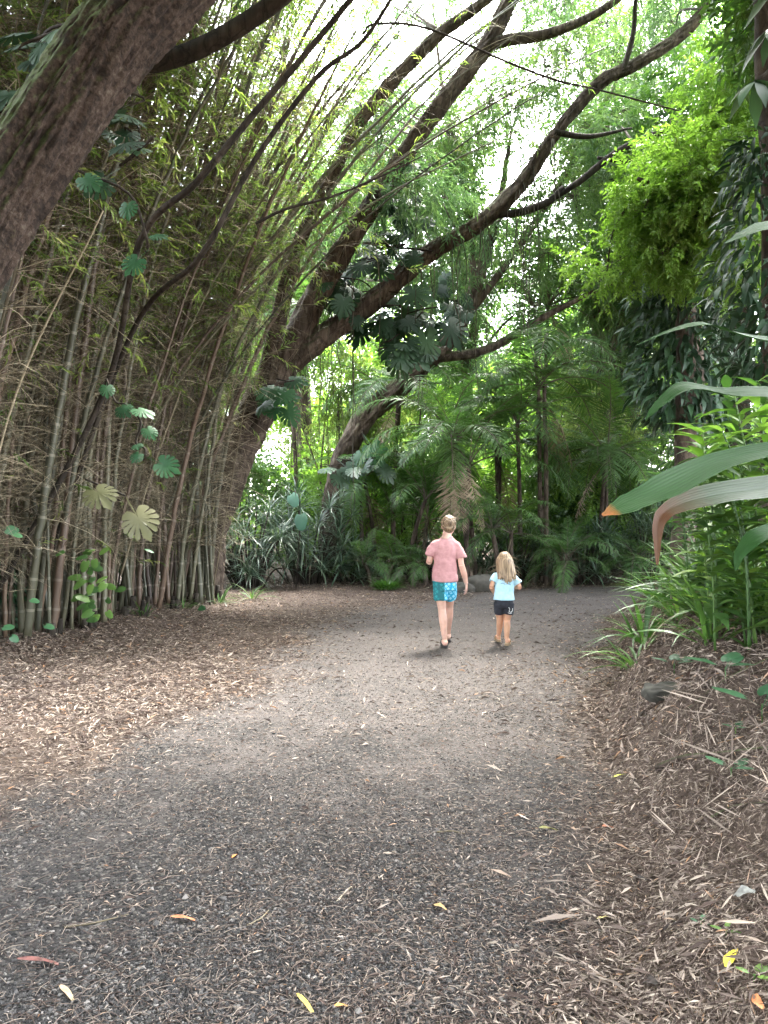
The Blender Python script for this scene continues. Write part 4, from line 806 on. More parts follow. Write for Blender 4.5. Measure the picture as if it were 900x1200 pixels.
climber('taro_plant', 'taro plant with two pale blue-green heart leaves in front of the silvery bush', 'taro', [P(340, 578, 16.2), P(352, 600, 16.1)], [(.3, -.6, -.5), (.1, -.6, -.7)], [.42, .46], T_HEART, leafmat('pale_taro_leaf', [(0, (.025, .075, .045)), (1, (.04, .11, .07))], .2, .65, spec=.2), base=(P(347, 690, 16.3)[0], 16.3, float(hgt(-1.8, 16.3))))
climber('philodendron', 'philodendron with pale drooping leaves under the fork above the silvery bush', 'climbing plant', [P(380 + 11 * i, 548 + 5 * math.sin(i * 2), 17.4) for i in range(7)], rng.normal(size=(7, 3)) * .4 + [0, -.6, -.5], [.5] * 7, T_MON, G_DRAC)
climber('philodendron', 'large pale split leaf hanging at the leaning trunk', 'climbing plant', [P(432, 518, 17.6), P(440, 530, 17.6), P(425, 528, 17.6)], [(.5, -.4, -.8), (0, -.4, -.8), (-.4, -.4, -.7)], [.7, .5, .45], T_MON, G_TEAL)

# ------------------------------------------------------------------ right bank
def bigleaf(root, pts, wid, mat, name='leaf', fold=.25, n=36, up=(0, -.35, 1), sk=0, roll=None, label=None):
    """long arching blade with parallel ribs and a midrib fold, running along pts"""
    pp = smooth_path(pts, n); t = nrm(np.gradient(pp, axis=0)); u = np.broadcast_to(np.array(up, float), t.shape)
    s = nrm(np.cross(t, u)); nn = np.cross(s, t); m = 13; w = np.interp(np.linspace(0, 1, n), np.linspace(0, 1, len(wid)), wid) / 2
    if roll is not None:
        rl = np.interp(np.linspace(0, 1, n), np.linspace(0, 1, len(roll)), roll)[:, None]; s, nn = s * np.cos(rl) + nn * np.sin(rl), nn * np.cos(rl) - s * np.sin(rl)
    x = np.linspace(-1, 1, m); wav = 1 + .06 * np.sin(np.linspace(0, 23, n))[:, None] + (rng.random((n, 1)) - .5) * .5 * np.linspace(0, 1, n)[:, None] ** 6
    V = pp[:, None] + s[:, None] * (x[None, :, None] * w[:, None, None] * wav[..., None]) + nn[:, None] * ((np.abs(x) ** 1.2)[None, :, None] * w[:, None, None] * fold + (.008 * w[:, None] * 2 * np.cos(np.arange(m) * np.pi))[..., None])
    V += (vnoise(np.linspace(0, 6, n)[:, None], x[None] * 1.5, 1.0, sk) - .5)[..., None] * nn[:, None] * w[:, None, None] * .25
    A = np.zeros((n, m, 3)); A[..., 0] = (x + 1) / 2; A[..., 1] = np.linspace(0, 1, n)[:, None]; A[..., 2] = rng.random() * .4 + .3
    i = np.arange(n - 1)[:, None] * m; j = np.arange(m - 1)[None]; a = i + j
    F = np.stack([np.stack([a, a + 1, a + m + 1], -1), np.stack([a, a + m + 1, a + m], -1)], 2).reshape(-1, 3)
    mb = MB(); mb.add(V.reshape(-1, 3) - np.array(root.location), F, A.reshape(-1, 3)); o = mb.build(name, mat, root)
    if label: o['label'] = label
    return o
G_BIG = leafmat('broad_ribbed_leaf', [(0, (.010, .038, .008)), (1, (.022, .062, .013))], .15, .55, spec=.12, ribs=60, tip=((.22, .08, .02), .97, 1.05))
G_BIGP = leafmat('broad_ribbed_green_leaf', [(0, (.010, .038, .008)), (1, (.022, .062, .013))], .15, .55, spec=.12, ribs=60)
G_BIGD = leafmat('withered_leaf', [(0, (.014, .034, .008)), (1, (.028, .05, .012))], .2, .5, spec=.35, ribs=60, tip=((.085, .035, .014), .60, .86))
b = (2.75, 4.2); gp = thing('broad_leaved_ginger', 'tall plant with long arching ribbed leaves reaching in from the right edge', 'plant', (b[0], b[1], float(hgt(*b))))
hb = float(hgt(*b))
bigleaf(gp, [P(1060, 420, 4.2), P(980, 402, 4.0), P(905, 400, 3.9), P(862, 392, 3.8), P(825, 380, 3.7), P(785, 388, 3.6), P(745, 405, 3.6)], [.08, .11, .12, .11, .08, .03, .005], G_BIGP, 'leaf', .1, sk=1, up=(0, -.5, 1))
bigleaf(gp, [P(1060, 520, 4.2), P(970, 470, 4.0), P(900, 462, 3.9), P(850, 462, 3.8), P(804, 454, 3.7), P(775, 472, 3.65), P(756, 492, 3.6)], [.08, .13, .15, .14, .10, .05, .008], G_BIGP, 'leaf', .18, sk=2, up=(0, -.6, 1))
bigleaf(gp, [P(1050, 560, 4.2), P(960, 520, 4.0), P(900, 528, 3.85), P(840, 543, 3.7), P(780, 572, 3.5), P(735, 592, 3.4), P(706, 604, 3.35)], [.05, .08, .10, .125, .14, .10, .02], G_BIG, 'leaf', .2, sk=3, up=(0, -1.1, 1), label='long ribbed leaf with orange withered tip')
bigleaf(gp, [P(1050, 590, 4.3), P(960, 560, 4.1), P(895, 572, 3.9), P(840, 580, 3.75), P(795, 592, 3.65), P(772, 612, 3.6), P(770, 662, 3.6)], [.05, .09, .12, .12, .09, .06, .015], G_BIGD, 'leaf', .35, sk=4, up=(0, -1.6, .8), label='leaf withering to a brown hanging tip')
bigleaf(gp, [P(1000, 270, 4.4), P(940, 262, 4.2), P(890, 268, 4.0), P(850, 285, 3.9)], [.08, .12, .1, .01], G_BIGP, 'leaf', .2, sk=5, up=(0, -.6, 1))
bigleaf(gp, [P(980, 640, 4.2), P(930, 620, 4.1), P(890, 628, 4.0), P(868, 648, 4.0), P(862, 668, 4.0)], [.05, .09, .10, .06, .01], G_BIGP, 'leaf', .2, sk=6, up=(0, -.8, 1))
for sx, sy, top in ((0, 0, P(1060, 420, 4.2)), (.1, -.1, P(1060, 520, 4.2)), (-.1, .05, P(1050, 560, 4.2)), (-.12, .12, P(1050, 590, 4.3)), (.1, .1, P(1000, 270, 4.4)), (-.2, 0, P(980, 640, 4.2))):
    mb = MB(); tube(mb, smooth_path([(sx, sy, -.05), ((top[0] - b[0]) * .3 + sx, sy, (top[2] - hb) * .55), top - [b[0], b[1], hb]], 14), np.linspace(.03, .014, 14), 8); mb.build('stalk', G_STRAP, gp)
# leafy ginger stalks behind
T_GIN = t_blade(.30, 5, .25, .7, .4)
def ginger(label, x, y, n, H, mat, sc=.34, lean=-.25):
    r = thing('leafy_stalk_plant', label, 'plant', (x, y, float(hgt(x, y))), 'leafy stalk plants on the right bank')
    st = MB(); fo = MB()
    for i in range(n):
        bx, by = rng.normal() * .22, rng.normal() * .22; h = H * rng.uniform(.65, 1.1); top = np.array([bx + lean * h * rng.uniform(.2, 1.3), by + rng.normal() * .15, h]); pts = smooth_path([(bx, by, -.05), ((bx * 2 + top[0]) / 3, by, h * .55), top], 12); tube(st, pts, np.linspace(.009, .005, 12), 6)
        k = int(h / .055); t = np.linspace(.12, 1, k); c = np.stack([np.interp(t, np.linspace(0, 1, 12), pts[:, q]) for q in range(3)], -1); az = np.where(np.arange(k) % 2, 0, np.pi) + rng.random() * 3 + rng.normal(size=k) * .25
        d = np.stack([np.cos(az), np.sin(az), rng.uniform(.1, .9, k)], -1); scatter(fo, T_GIN, c, frames(d), sc * rng.uniform(.7, 1.2, k), 0, True)
    st.build('stalks', G_MID, r); fo.build('foliage', mat, r); return r
ginger('dark leafy stalk plant under the long ribbed leaves', 2.55, 5.2, 9, 1.2, G_MID)
ginger('bright green leafy stalk plant at the right edge behind the ribbed leaves', 2.75, 5.6, 9, 1.7, G_BRIGHT, .30)
ginger('leafy stalk plant left of the ribbed leaf tips', 3.0, 6.9, 8, 1.35, G_MID, .32)
ginger('dark leafy stalk plant behind the bank plants', 3.9, 7.6, 10, 1.9, G_MID, .36)
ginger('tall bright green stalk plant behind at the right', 4.0, 6.4, 10, 2.1, G_BRIGHT, .34)
ginger('dark glossy stalk plant at the top of the bank near the edge', 3.1, 4.9, 8, 1.6, G_DARK, .34)
ginger('leafy stalk plant where the bank meets the bend', 4.2, 9.6, 9, 1.2, G_MID, .3)
ginger('leafy stalk plant behind the bank, nearest the bend', 5.2, 11.6, 9, 1.3, G_MID, .3)
# strap-leaved clumps
def strap_plant(label, x, y, n, L, w, mat, el=(.35, 1.45), droop=1.3, group='strap-leaved plants on the right bank'):
    r = thing('strap_leaved_plant', label, 'plant', (x, y, float(hgt(x, y))), group); mb = MB(); az = rng.random(n) * 6.28; e = rng.uniform(el[0], el[1], n)
    d = np.stack([np.cos(az) * np.cos(e), np.sin(az) * np.cos(e), np.sin(e)], -1); pos = np.stack([np.cos(az) * .06, np.sin(az) * .06, 0 * az - .02], -1) * rng.random((n, 1)) * [2, 2, 1]
    for T, m in ((t_blade(w / L, 7, .35, droop, .35), rng.random(n) < .5), (t_blade(w / L, 7, .3, droop * .6, .4), None)):
        if m is None: m = ~mm
        else: mm = m
        if m.any(): scatter(mb, T, pos[m], frames(d[m], roll=rng.normal(size=m.sum()) * .25), L * rng.uniform(.6, 1.15, m.sum()), 0, True)
    mb.build('leaves', mat, r)
    for i in range(2):
        o = MB(); a = rng.random() * 6.28; dd = np.array([[math.cos(a), math.sin(a), .15]]); scatter(o, t_blade(w / L, 6, .5, 1.2, .4, .3), np.zeros((1, 3)), frames(dd), [L * .8], 0, True); ob = o.build('dead_leaf', STRAW, r)
    return r
SP = [(2.75, 6.15, 30, .75, .045, G_STRAP, 'full strap-leaved plant between the lowest ones and the upright one'), (2.5, 7.0, 28, .7, .04, G_MID, 'dark strap-leaved plant close behind the two lowest ones'), (2.9, 7.6, 30, .9, .05, G_STRAP, 'strap-leaved plant in the second row of the bank'), (2.75, 5.75, 24, .7, .05, G_MID, 'dark strap-leaved plant just behind the upright bright one'), (3.6, 6.6, 30, 1.0, .05, G_MID, 'tall dark strap-leaved plant at the top of the bank'), (2.05, 6.9, 22, .62, .035, G_STRAP, 'strap-leaved plant at the left end of the bank, lowest on its slope'), (2.35, 6.2, 24, .7, .04, G_STRAP, 'strap-leaved plant just right of the lowest one on the bank'),
      (2.35, 7.6, 26, .75, .04, G_STRAP, 'strap-leaved plant behind the lowest one, beside the path'), (2.75, 6.7, 30, .85, .045, G_MID, 'dense dark strap-leaved plant in the middle of the bank'),
      (2.55, 5.4, 14, .62, .05, G_STRAP, 'upright bright strap-leaved plant at the right edge of the bank'), (3.1, 6.0, 28, .85, .045, G_STRAP, 'strap-leaved plant under the brown hanging leaf tip'),
      (3.1, 8.3, 28, .8, .045, G_MID, 'dark strap-leaved plant on the bank near the bend'), (3.3, 7.4, 26, .95, .05, G_STRAP, 'tall strap-leaved plant behind the middle of the bank'), (3.0, 5.3, 20, .8, .05, G_MID, 'dark strap-leaved plant cut by the right edge')]
for x, y, n, L, w, m, lab in SP: strap_plant(lab, x + .3, y + .25, int(n * 1.4), L * 1.08, w * 1.15, m)
for i in range(13):
    y = rng.uniform(5.2, 9.5); strap_plant('strap-leaved plant in the dense green mass filling the bank', float(toe(y)) + rng.uniform(.55, 1.5), y, 28, rng.uniform(.6, .85), .042, [G_STRAP, G_MID][i % 2], group='dense mass of strap-leaved plants on the bank')
for x, y, L, lab in ((-2.9, 13.6, .45, 'small tufted plant at the far end foot of the bamboo'), (-3.25, 12.5, .4, 'small tufted plant at the foot of the leaning bamboo'), (-3.55, 11.4, .3, 'smallest tufted plant at the foot of the bamboo'), (-2.5, 14.6, .5, 'tufted plant where the bamboo meets the dark bush')):
    strap_plant(lab, x, y, 22, L, .03, G_MID, group='tufted plants at the foot of the bamboo')
# small seedlings
def seedling(label, x, y, n, s, mat=G_TEAL):
    r = thing('seedling', label, 'seedling', (x, y, float(hgt(x, y))), 'small seedlings on the right bank'); mb = MB(); az = np.arange(n) * 2.2 + rng.random(n); d = np.stack([np.cos(az), np.sin(az), .35 + 0 * az], -1)
    scatter(mb, T_HEART, d * s * .3 + [0, 0, s * .55], frames(d), s * rng.uniform(.8, 1.2, n), 0, True); st = MB(); tube(st, np.array([(0, 0, -.02), (0, 0, s * .55)]), .004, 5); st.build('stem', G_STRAP, r); mb.build('leaves', mat, r)
def onbank(px, py):
    """walk the sight line down to the terrain"""
    Y = np.linspace(1.5, 12, 4000); p = P(px, py, Y[:, None]) if False else np.stack([(px - CX) / F_PX * Y, Y, CAMH - (py - CY) / F_PX * Y], -1)
    k = np.argmax(p[:, 2] < hgt(p[:, 0], p[:, 1])); return p[k, 0], p[k, 1]
seedling('large dark green seedling leaf pair at the right edge of the bank', *onbank(893, 850), 4, .22, G_TEAL)
seedling('blue-green seedling in the middle of the bank with three leaves', *onbank(857, 912), 4, .09)
seedling('tiny pale green seedling high on the bank', *onbank(862, 860), 3, .06)
seedling('bright green seedling beside the yellow fallen leaf', *onbank(884, 1152), 4, .045, G_BRIGHT)
seedling('tiny green seedling above the yellow fallen leaf', *onbank(851, 1098), 3, .04, G_BRIGHT)
seedling('tiny blue-green seedling on the litter left of the yellow leaf', *onbank(822, 1088), 3, .035)
seedling('seedling with rounded leaves under the strap leaves', *onbank(790, 790), 4, .14)
seedling('low rounded leaves under the bright upright strap plant', *onbank(850, 800), 5, .17, G_TEAL)
# exposed roots and twigs on the bank
for lab, pp, r0 in (('exposed brown root running across the bank below the big seedling leaf', [(770, 905), (800, 893), (850, 888), (900, 882)], .018), ('thin curved root low on the bank', [(830, 965), (860, 950), (900, 945)], .01),
                    ('long dry stalk lying down the bank from the upright plant', [(800, 840), (850, 800), (900, 775)], .009), ('pale curved twig on the litter near the path edge', [(690, 1155), (735, 1145), (755, 1120), (770, 1100)], .004),
                    ('short dark twig on the path', [(512, 978), (530, 977), (545, 980)], .005), ('broken brown stick on the gravel', [(395, 1060), (405, 1048), (415, 1040)], .004), ('pale twig on the left of the path', [(290, 1088), (305, 1080), (315, 1070)], .004),
                    ('long thin twig on the gravel at the left', [(75, 1090), (110, 1085), (150, 1075)], .004)):
    q = [onbank(*a) for a in pp]; pts = np.array([(x, y, float(hgt(x, y)) + r0 * .8 + .008) for x, y in q]); c = pts[0]; mb = MB(); m = 14; sp_ = smooth_path(pts, m); tube(mb, sp_ - c, r0 * np.linspace(1, .55, m) * rng.uniform(.85, 1.15, m), 7)
    o = mb.build('root' if 'root' in lab else 'twig', B_TREE if r0 > .008 else TWIG, None, c); tag(o, lab, 'root' if 'root' in lab else 'twig')
def fallen(label, px, py, L, w, ang, col, name='fallen_leaf', curl=.3):
    x, y = onbank(px, py); m = rampmat(name + '_colour', [(0, col), (1, col)], .55, .2, scale=40); T = t_blade(w, 6, .35, .5, .45, curl); nn = tnormal(np.array([x]), np.array([y]))
    d = np.array([[math.cos(ang), math.sin(ang), 0]]); d = nrm(d - nn * (d * nn).sum(1)[:, None]); R = np.stack([np.cross(d, nn), d, nn], axis=2); mb = MB(); scatter(mb, T, np.zeros((1, 3)), R, [L], 0, True)
    tag(mb.build(name, m, None, (x, y, float(hgt(x, y)) + .022 + L * .06)), label, 'leaf', 'single fallen leaves')
fallen('bright yellow fallen leaf near the bottom right corner', 852, 1145, .11, .42, .8, (.75, .6, .03))
fallen('orange-brown fallen leaf at the right edge below the yellow one', 895, 1195, .12, .25, 1.6, (.45, .17, .07))
fallen('long orange leaf on the gravel at the lower left', 200, 1083, .13, .2, 0, (.42, .16, .07))
fallen('small orange leaf upright on the gravel in the left half', 272, 1012, .08, .22, 1.4, (.55, .2, .05))
fallen('yellow narrow leaf at the bottom edge', 348, 1175, .13, .16, -.9, (.62, .45, .1))
fallen('orange-red leaf on the path near the bank foot', 706, 974, .07, .4, .1, (.4, .14, .07))
fallen('yellow-green strip leaf lying at the foot of the bank', 718, 917, .14, .2, 0, (.5, .5, .06))
fallen('green-brown leaf lying flat on the path right of its middle', 632, 977, .12, .3, .2, (.16, .15, .04))
fallen('dull red leaf at the lower left edge', 20, 1135, .2, .14, .05, (.16, .06, .05))
fallen('pale tan leaf at the bottom left', 70, 1165, .11, .22, -.7, (.45, .33, .2))
fallen('orange leaf scrap at the bottom, right of the watermark area'.replace(', right of the watermark area', ' edge in the middle'), 392, 1188, .05, .4, .3, (.6, .3, .08))
fallen('tan leaf with curled edge on the path below its middle', 523, 1075, .12, .22, 2.1, (.5, .33, .14))
fallen('yellow curl of leaf on the litter right of the path middle', 700, 1085, .09, .2, .7, (.6, .5, .2))
fallen('dark seed pod lying at the foot of the bank', 757, 1040, .13, .3, 2.0, (.03, .022, .02), 'seed_pod', .1)
fallen('dark seed pod on the litter near the bottom edge', 770, 1165, .15, .28, 1.9, (.05, .04, .035), 'seed_pod', .1)
fallen('greyish curled leaf on the litter at the right', 885, 1055, .11, .5, 2.4, (.22, .22, .20))
fallen('small yellow-green leaf at the far left of the open litter', 478, 713, .25, .4, .2, (.6, .5, .05))
x_, y_ = onbank(775, 828); rock('dark stone half buried in the bank', x_ + .05, y_ + .1, .15, .12, .07, 7)
bpy.data.objects[-1] if False else None
# umbrella-leaved sapling whose leaves hang in at the top right
b = (3.0, 3.9); us = thing('umbrella_leaved_sapling', 'dark umbrella-shaped leaves hanging in at the top right corner', 'tree', (b[0], b[1], float(hgt(*b)))); ou_ = np.array(us.location)
limb(us, [(3.0, 3.9, 0), (2.8, 3.8, 2.2), (2.35, 3.7, 3.6), (2.0, 3.6, 4.0)], [.05, .045, .035, .02], 'trunk', B_DARK, 10, .08, 30)
limb(us, [(2.5, 3.75, 3.1), P(960, 60, 3.6), P(885, 95, 3.6)], [.02, .014, .008], 'limb', B_DARK, 8, .05, 14); limb(us, [(2.7, 3.8, 2.6), P(980, 0, 3.7), P(905, 32, 3.7)], [.02, .014, .008], 'limb', B_DARK, 8, .05, 14)
mb = MB()
for c, n in ((P(885, 95, 3.6), 7), (P(905, 32, 3.7), 7), (P(930, 80, 3.6), 7), (P(915, -20, 3.7), 7)):
    az = np.arange(n) * 6.283 / n + rng.random(); d = np.stack([np.cos(az), np.sin(az), -.55 + rng.normal(size=n) * .15], -1); scatter(mb, t_blade(.3, 5, .2, .6, .55), c[None] - ou_ + 0 * d, frames(d), .20 * rng.uniform(.8, 1.15, n), 0, True)
mb.build('crown', G_DARK, us)

# ------------------------------------------------------------------ people
def blob(parts, vox, smooth=4, it=None):
    mb = MB()
    for V, F in parts: mb.add(V, F)
    me = mb.mesh('tmp'); o = link('tmp', me); md = o.modifiers.new('r', 'REMESH'); md.mode = 'VOXEL'; md.voxel_size = vox; md.use_smooth_shade = True
    ms = o.modifiers.new('s', 'SMOOTH'); ms.iterations = smooth; ms.factor = .6
    dg = bpy.context.evaluated_depsgraph_get(); dg.update(); out = bpy.data.meshes.new_from_object(o.evaluated_get(dg)); bpy.data.objects.remove(o)
    for p in out.polygons: p.use_smooth = True
    return out
def ball(c, r):
    r = np.broadcast_to(np.asarray(r, float), (3,)); u = np.linspace(0, 2 * np.pi, 20, endpoint=False); v = np.linspace(-np.pi / 2 + .01, np.pi / 2 - .01, 12); U, Vv = np.meshgrid(u, v)
    V = (np.stack([np.cos(Vv) * np.cos(U), np.cos(Vv) * np.sin(U), np.sin(Vv)], -1) * r + np.asarray(c)).reshape(-1, 3); i = np.arange(11)[:, None] * 20; j = np.arange(20)[None]; k = (j + 1) % 20
    F = np.stack([np.stack([i + j, i + k, i + 20 + k], -1), np.stack([i + j, i + 20 + k, i + 20 + j], -1)], 2).reshape(-1, 3)
    n = len(V); V = np.vstack([V, V[:20].mean(0), V[-20:].mean(0)]); j = np.arange(20); F = np.vstack([F, np.stack([np.full(20, n), (j + 1) % 20, j], 1), np.stack([np.full(20, n + 1), 220 + j, 220 + (j + 1) % 20], 1)]); return V, F
def rod(pts, r, n=None, sides=16):
    pts = np.array(pts, float); n = n or len(pts) * 5; pp = smooth_path(pts, n); rr = np.interp(np.linspace(0, 1, n), np.linspace(0, 1, len(r)), r); V, F, A = tube_va(pp, rr, sides); return V, F
def loft(rings, sides=28):
    """rings: (cx, cy, z, rx, ry)"""
    rg = np.array(rings, float); n = 30; t = np.linspace(0, 1, len(rg)); tt = np.linspace(0, 1, n); q = smooth_path(rg[:, :3], n); rx = np.interp(tt, t, rg[:, 3]); ry = np.interp(tt, t, rg[:, 4])
    a = np.linspace(0, 2 * np.pi, sides, endpoint=False); V = np.stack([q[:, :1] + rx[:, None] * np.cos(a), q[:, 1:2] + ry[:, None] * np.sin(a), np.repeat(q[:, 2:3], sides, 1)], -1).reshape(-1, 3)
    i = np.arange(n - 1)[:, None] * sides; j = np.arange(sides)[None]; k = (j + 1) % sides; F = np.stack([np.stack([i + j, i + k, i + sides + k], -1), np.stack([i + j, i + sides + k, i + sides + j], -1)], 2).reshape(-1, 3)
    m = len(V); V = np.vstack([V, V[:sides].mean(0), V[m - sides:m].mean(0)]); j = np.arange(sides); F = np.vstack([F, np.stack([np.full(sides, m), (j + 1) % sides, j], 1), np.stack([np.full(sides, m + 1), m - sides + j, m - sides + (j + 1) % sides], 1)]); return V, F
def hand(wrist, fwd, palmn, L, side):
    """palm and five separate slightly curled fingers; side=+1 when the thumb leaves towards cross(fwd, palmn)"""
    f = nrm(np.array(fwd, float)); pn = nrm(np.array(palmn, float) - f * (np.array(palmn) @ f)); s = np.cross(f, pn) * side; w = np.array(wrist, float); out = []
    for k in range(4): out.append(rod([w + s * (.26 - .17 * k) * L * .3, w + f * L * .25 + s * (.26 - .17 * k) * L * .85, w + f * L * .5 + s * (.26 - .17 * k) * L * .95], [L * .085, L * .095, L * .075]))
    for k, (ln, off) in enumerate(((.40, .26), (.46, .09), (.43, -.08), (.34, -.25))):
        b0 = w + f * L * .46 + s * off * L * .95; r = L * .05
        out.append(rod([b0, b0 + f * L * ln * .45 + pn * L * .04, b0 + f * L * ln * .78 + pn * L * .14, b0 + f * L * ln * .9 + pn * L * .26], [r * 1.1, r, r * .9, r * .7]))
    b0 = w + f * L * .12 + s * L * .2; out.append(rod([b0, b0 + f * L * .18 + s * L * .16 + pn * L * .05, b0 + f * L * .36 + s * L * .17 + pn * L * .12], [L * .075, L * .062, L * .045])); return out
def skinmat(name, col):
    m, nt, nd, lk = newmat(name); ge = N(nt, 'ShaderNodeNewGeometry'); no = N(nt, 'ShaderNodeTexNoise', Scale=14.0, Detail=3.0); lk.new(ge.outputs['Position'], no.inputs['Vector'])
    rp = ramp(nt, [(.3, tuple(c * .85 for c in col)), (.7, tuple(min(1, c * 1.1) for c in col))]); lk.new(no.outputs['Fac'], rp.inputs[0]); pb = N(nt, 'ShaderNodeBsdfPrincipled', Roughness=.5); pb.inputs['Subsurface Weight'].default_value = .15; pb.inputs['Subsurface Scale'].default_value = .01
    lk.new(rp.outputs[0], pb.inputs['Base Color']); ou = N(nt, 'ShaderNodeOutputMaterial'); lk.new(pb.outputs[0], ou.inputs[0]); return m
def clothmat(name, a, b, scale=30, pattern=None, rough=.9):
    m, nt, nd, lk = newmat(name); tc = N(nt, 'ShaderNodeTexCoord'); no = N(nt, 'ShaderNodeTexNoise', Scale=float(scale), Detail=4.0); lk.new(tc.outputs['Object'], no.inputs['Vector']); rp = ramp(nt, [(.35, a), (.65, b)]); lk.new(no.outputs['Fac'], rp.inputs[0]); col = rp.outputs[0]
    if pattern == 'checker':
        sx = N(nt, 'ShaderNodeSeparateXYZ'); lk.new(tc.outputs['Object'], sx.inputs[0]); mp = N(nt, 'ShaderNodeMapping'); mp.inputs['Rotation'].default_value = (0, .6, 0); lk.new(tc.outputs['Object'], mp.inputs['Vector'])
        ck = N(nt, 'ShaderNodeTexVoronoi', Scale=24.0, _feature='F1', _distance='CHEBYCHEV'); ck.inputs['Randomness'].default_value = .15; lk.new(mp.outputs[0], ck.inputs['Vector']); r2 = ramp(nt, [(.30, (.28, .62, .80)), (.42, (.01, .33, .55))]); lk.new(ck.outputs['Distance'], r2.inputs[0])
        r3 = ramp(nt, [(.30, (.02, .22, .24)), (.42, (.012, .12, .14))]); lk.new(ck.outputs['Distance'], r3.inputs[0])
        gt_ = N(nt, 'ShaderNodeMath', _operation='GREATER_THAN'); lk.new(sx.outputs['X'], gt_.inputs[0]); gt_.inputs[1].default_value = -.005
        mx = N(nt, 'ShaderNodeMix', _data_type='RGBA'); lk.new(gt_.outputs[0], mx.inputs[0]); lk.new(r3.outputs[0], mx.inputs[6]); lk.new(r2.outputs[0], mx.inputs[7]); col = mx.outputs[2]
    bn = N(nt, 'ShaderNodeTexNoise', Scale=16.0, Detail=2.0); mp = N(nt, 'ShaderNodeMapping'); mp.inputs['Scale'].default_value = (.5, .5, 1.3); mp.inputs['Rotation'].default_value = (0, .5, 0); lk.new(tc.outputs['Object'], mp.inputs['Vector']); lk.new(mp.outputs[0], bn.inputs['Vector'])
    bp = N(nt, 'ShaderNodeBump', Strength=.5, Distance=.02); lk.new(bn.outputs['Fac'], bp.inputs['Height']); pb = N(nt, 'ShaderNodeBsdfPrincipled', Roughness=rough); lk.new(col, pb.inputs['Base Color']); lk.new(bp.outputs[0], pb.inputs['Normal']); ou = N(nt, 'ShaderNodeOutputMaterial'); lk.new(pb.outputs[0], ou.inputs[0]); return m
def wrinkle(me, amp, seed=0, diag=1.0):
    n = len(me.vertices); co = np.empty(n * 3, np.float32); me.vertices.foreach_get('co', co); co = co.reshape(-1, 3); no = np.empty(n * 3, np.float32); me.vertices.foreach_get('normal', no); no = no.reshape(-1, 3)
    w = (vnoise(co[:, 0] * 9 * diag + co[:, 2] * 5, co[:, 2] * 13 + co[:, 1] * 8 - co[:, 0] * 7, 1.0, seed) - .5) + .5 * (vnoise(co[:, 0] * 22, co[:, 2] * 20 + co[:, 1] * 10, 1, seed + 1) - .5)
    me.vertices.foreach_set('co', (co + no * (w * amp)[:, None]).ravel()); me.update()
def put(name, me, mat, root, label=None):
    me.materials.clear(); me.materials.append(mat); o = link(name, me, root)
    if label: o['label'] = label
    return o
def sandal(mb, heel, toe_, w, z=.0):
    h = np.array(heel, float); t = np.array(toe_, float); q_ = t - h; ms = h + q_ * .62; sd_ = nrm(np.array([q_[1], -q_[0], 0])) * w * .46; tube(mb, smooth_path([ms - sd_, ms - sd_ * .7 + [0, 0, w * .45], ms + [0, 0, w * .58], ms + sd_ * .7 + [0, 0, w * .45], ms + sd_], 14), w * .12, 6); d = t - h; s = nrm(np.array([d[1], -d[0], 0])); k = 12; top = []; 
    for q in np.linspace(0, 1, k):
        ww = w * np.interp(q, [0, .1, .45, .75, .95, 1], [.55, .8, .75, 1, .7, .3]) / 2; c = h + d * q; top.append((c - s * ww, c + s * ww))
    V = []; 
    for a, b_ in top: V += [a, b_, a - [0, 0, .026], b_ - [0, 0, .026]]
    F = []
    for i in range(k - 1):
        a = i * 4; n = a + 4
        for x, y in ((0, 1), (1, 3), (3, 2), (2, 0)): F += [[a + x, a + y, n + y], [a + x, n + y, n + x]]
    F += [[0, 2, 3], [0, 3, 1], [(k - 1) * 4, (k - 1) * 4 + 1, (k - 1) * 4 + 3], [(k - 1) * 4, (k - 1) * 4 + 3, (k - 1) * 4 + 2]]; mb.add(np.array(V), F, smooth=False)

def hairmat(name, a, b, st=(1, 1, .08)):
    m, nt, nd, lk = newmat(name); tc = N(nt, 'ShaderNodeTexCoord'); mp = N(nt, 'ShaderNodeMapping'); mp.inputs['Scale'].default_value = st; lk.new(tc.outputs['Object'], mp.inputs['Vector'])
    no = N(nt, 'ShaderNodeTexNoise', Scale=75.0, Detail=4.0); lk.new(mp.outputs[0], no.inputs['Vector']); rp = ramp(nt, [(.36, a), (.5, tuple((x + y) / 2 for x, y in zip(a, b))), (.62, b)]); lk.new(no.outputs['Fac'], rp.inputs[0])
    bp = N(nt, 'ShaderNodeBump', Strength=.9, Distance=.006); lk.new(no.outputs['Fac'], bp.inputs['Height']); pb = N(nt, 'ShaderNodeBsdfPrincipled', Roughness=.45); lk.new(rp.outputs[0], pb.inputs['Base Color']); lk.new(bp.outputs[0], pb.inputs['Normal'])
    ou = N(nt, 'ShaderNodeOutputMaterial'); lk.new(pb.outputs[0], ou.inputs[0]); return m
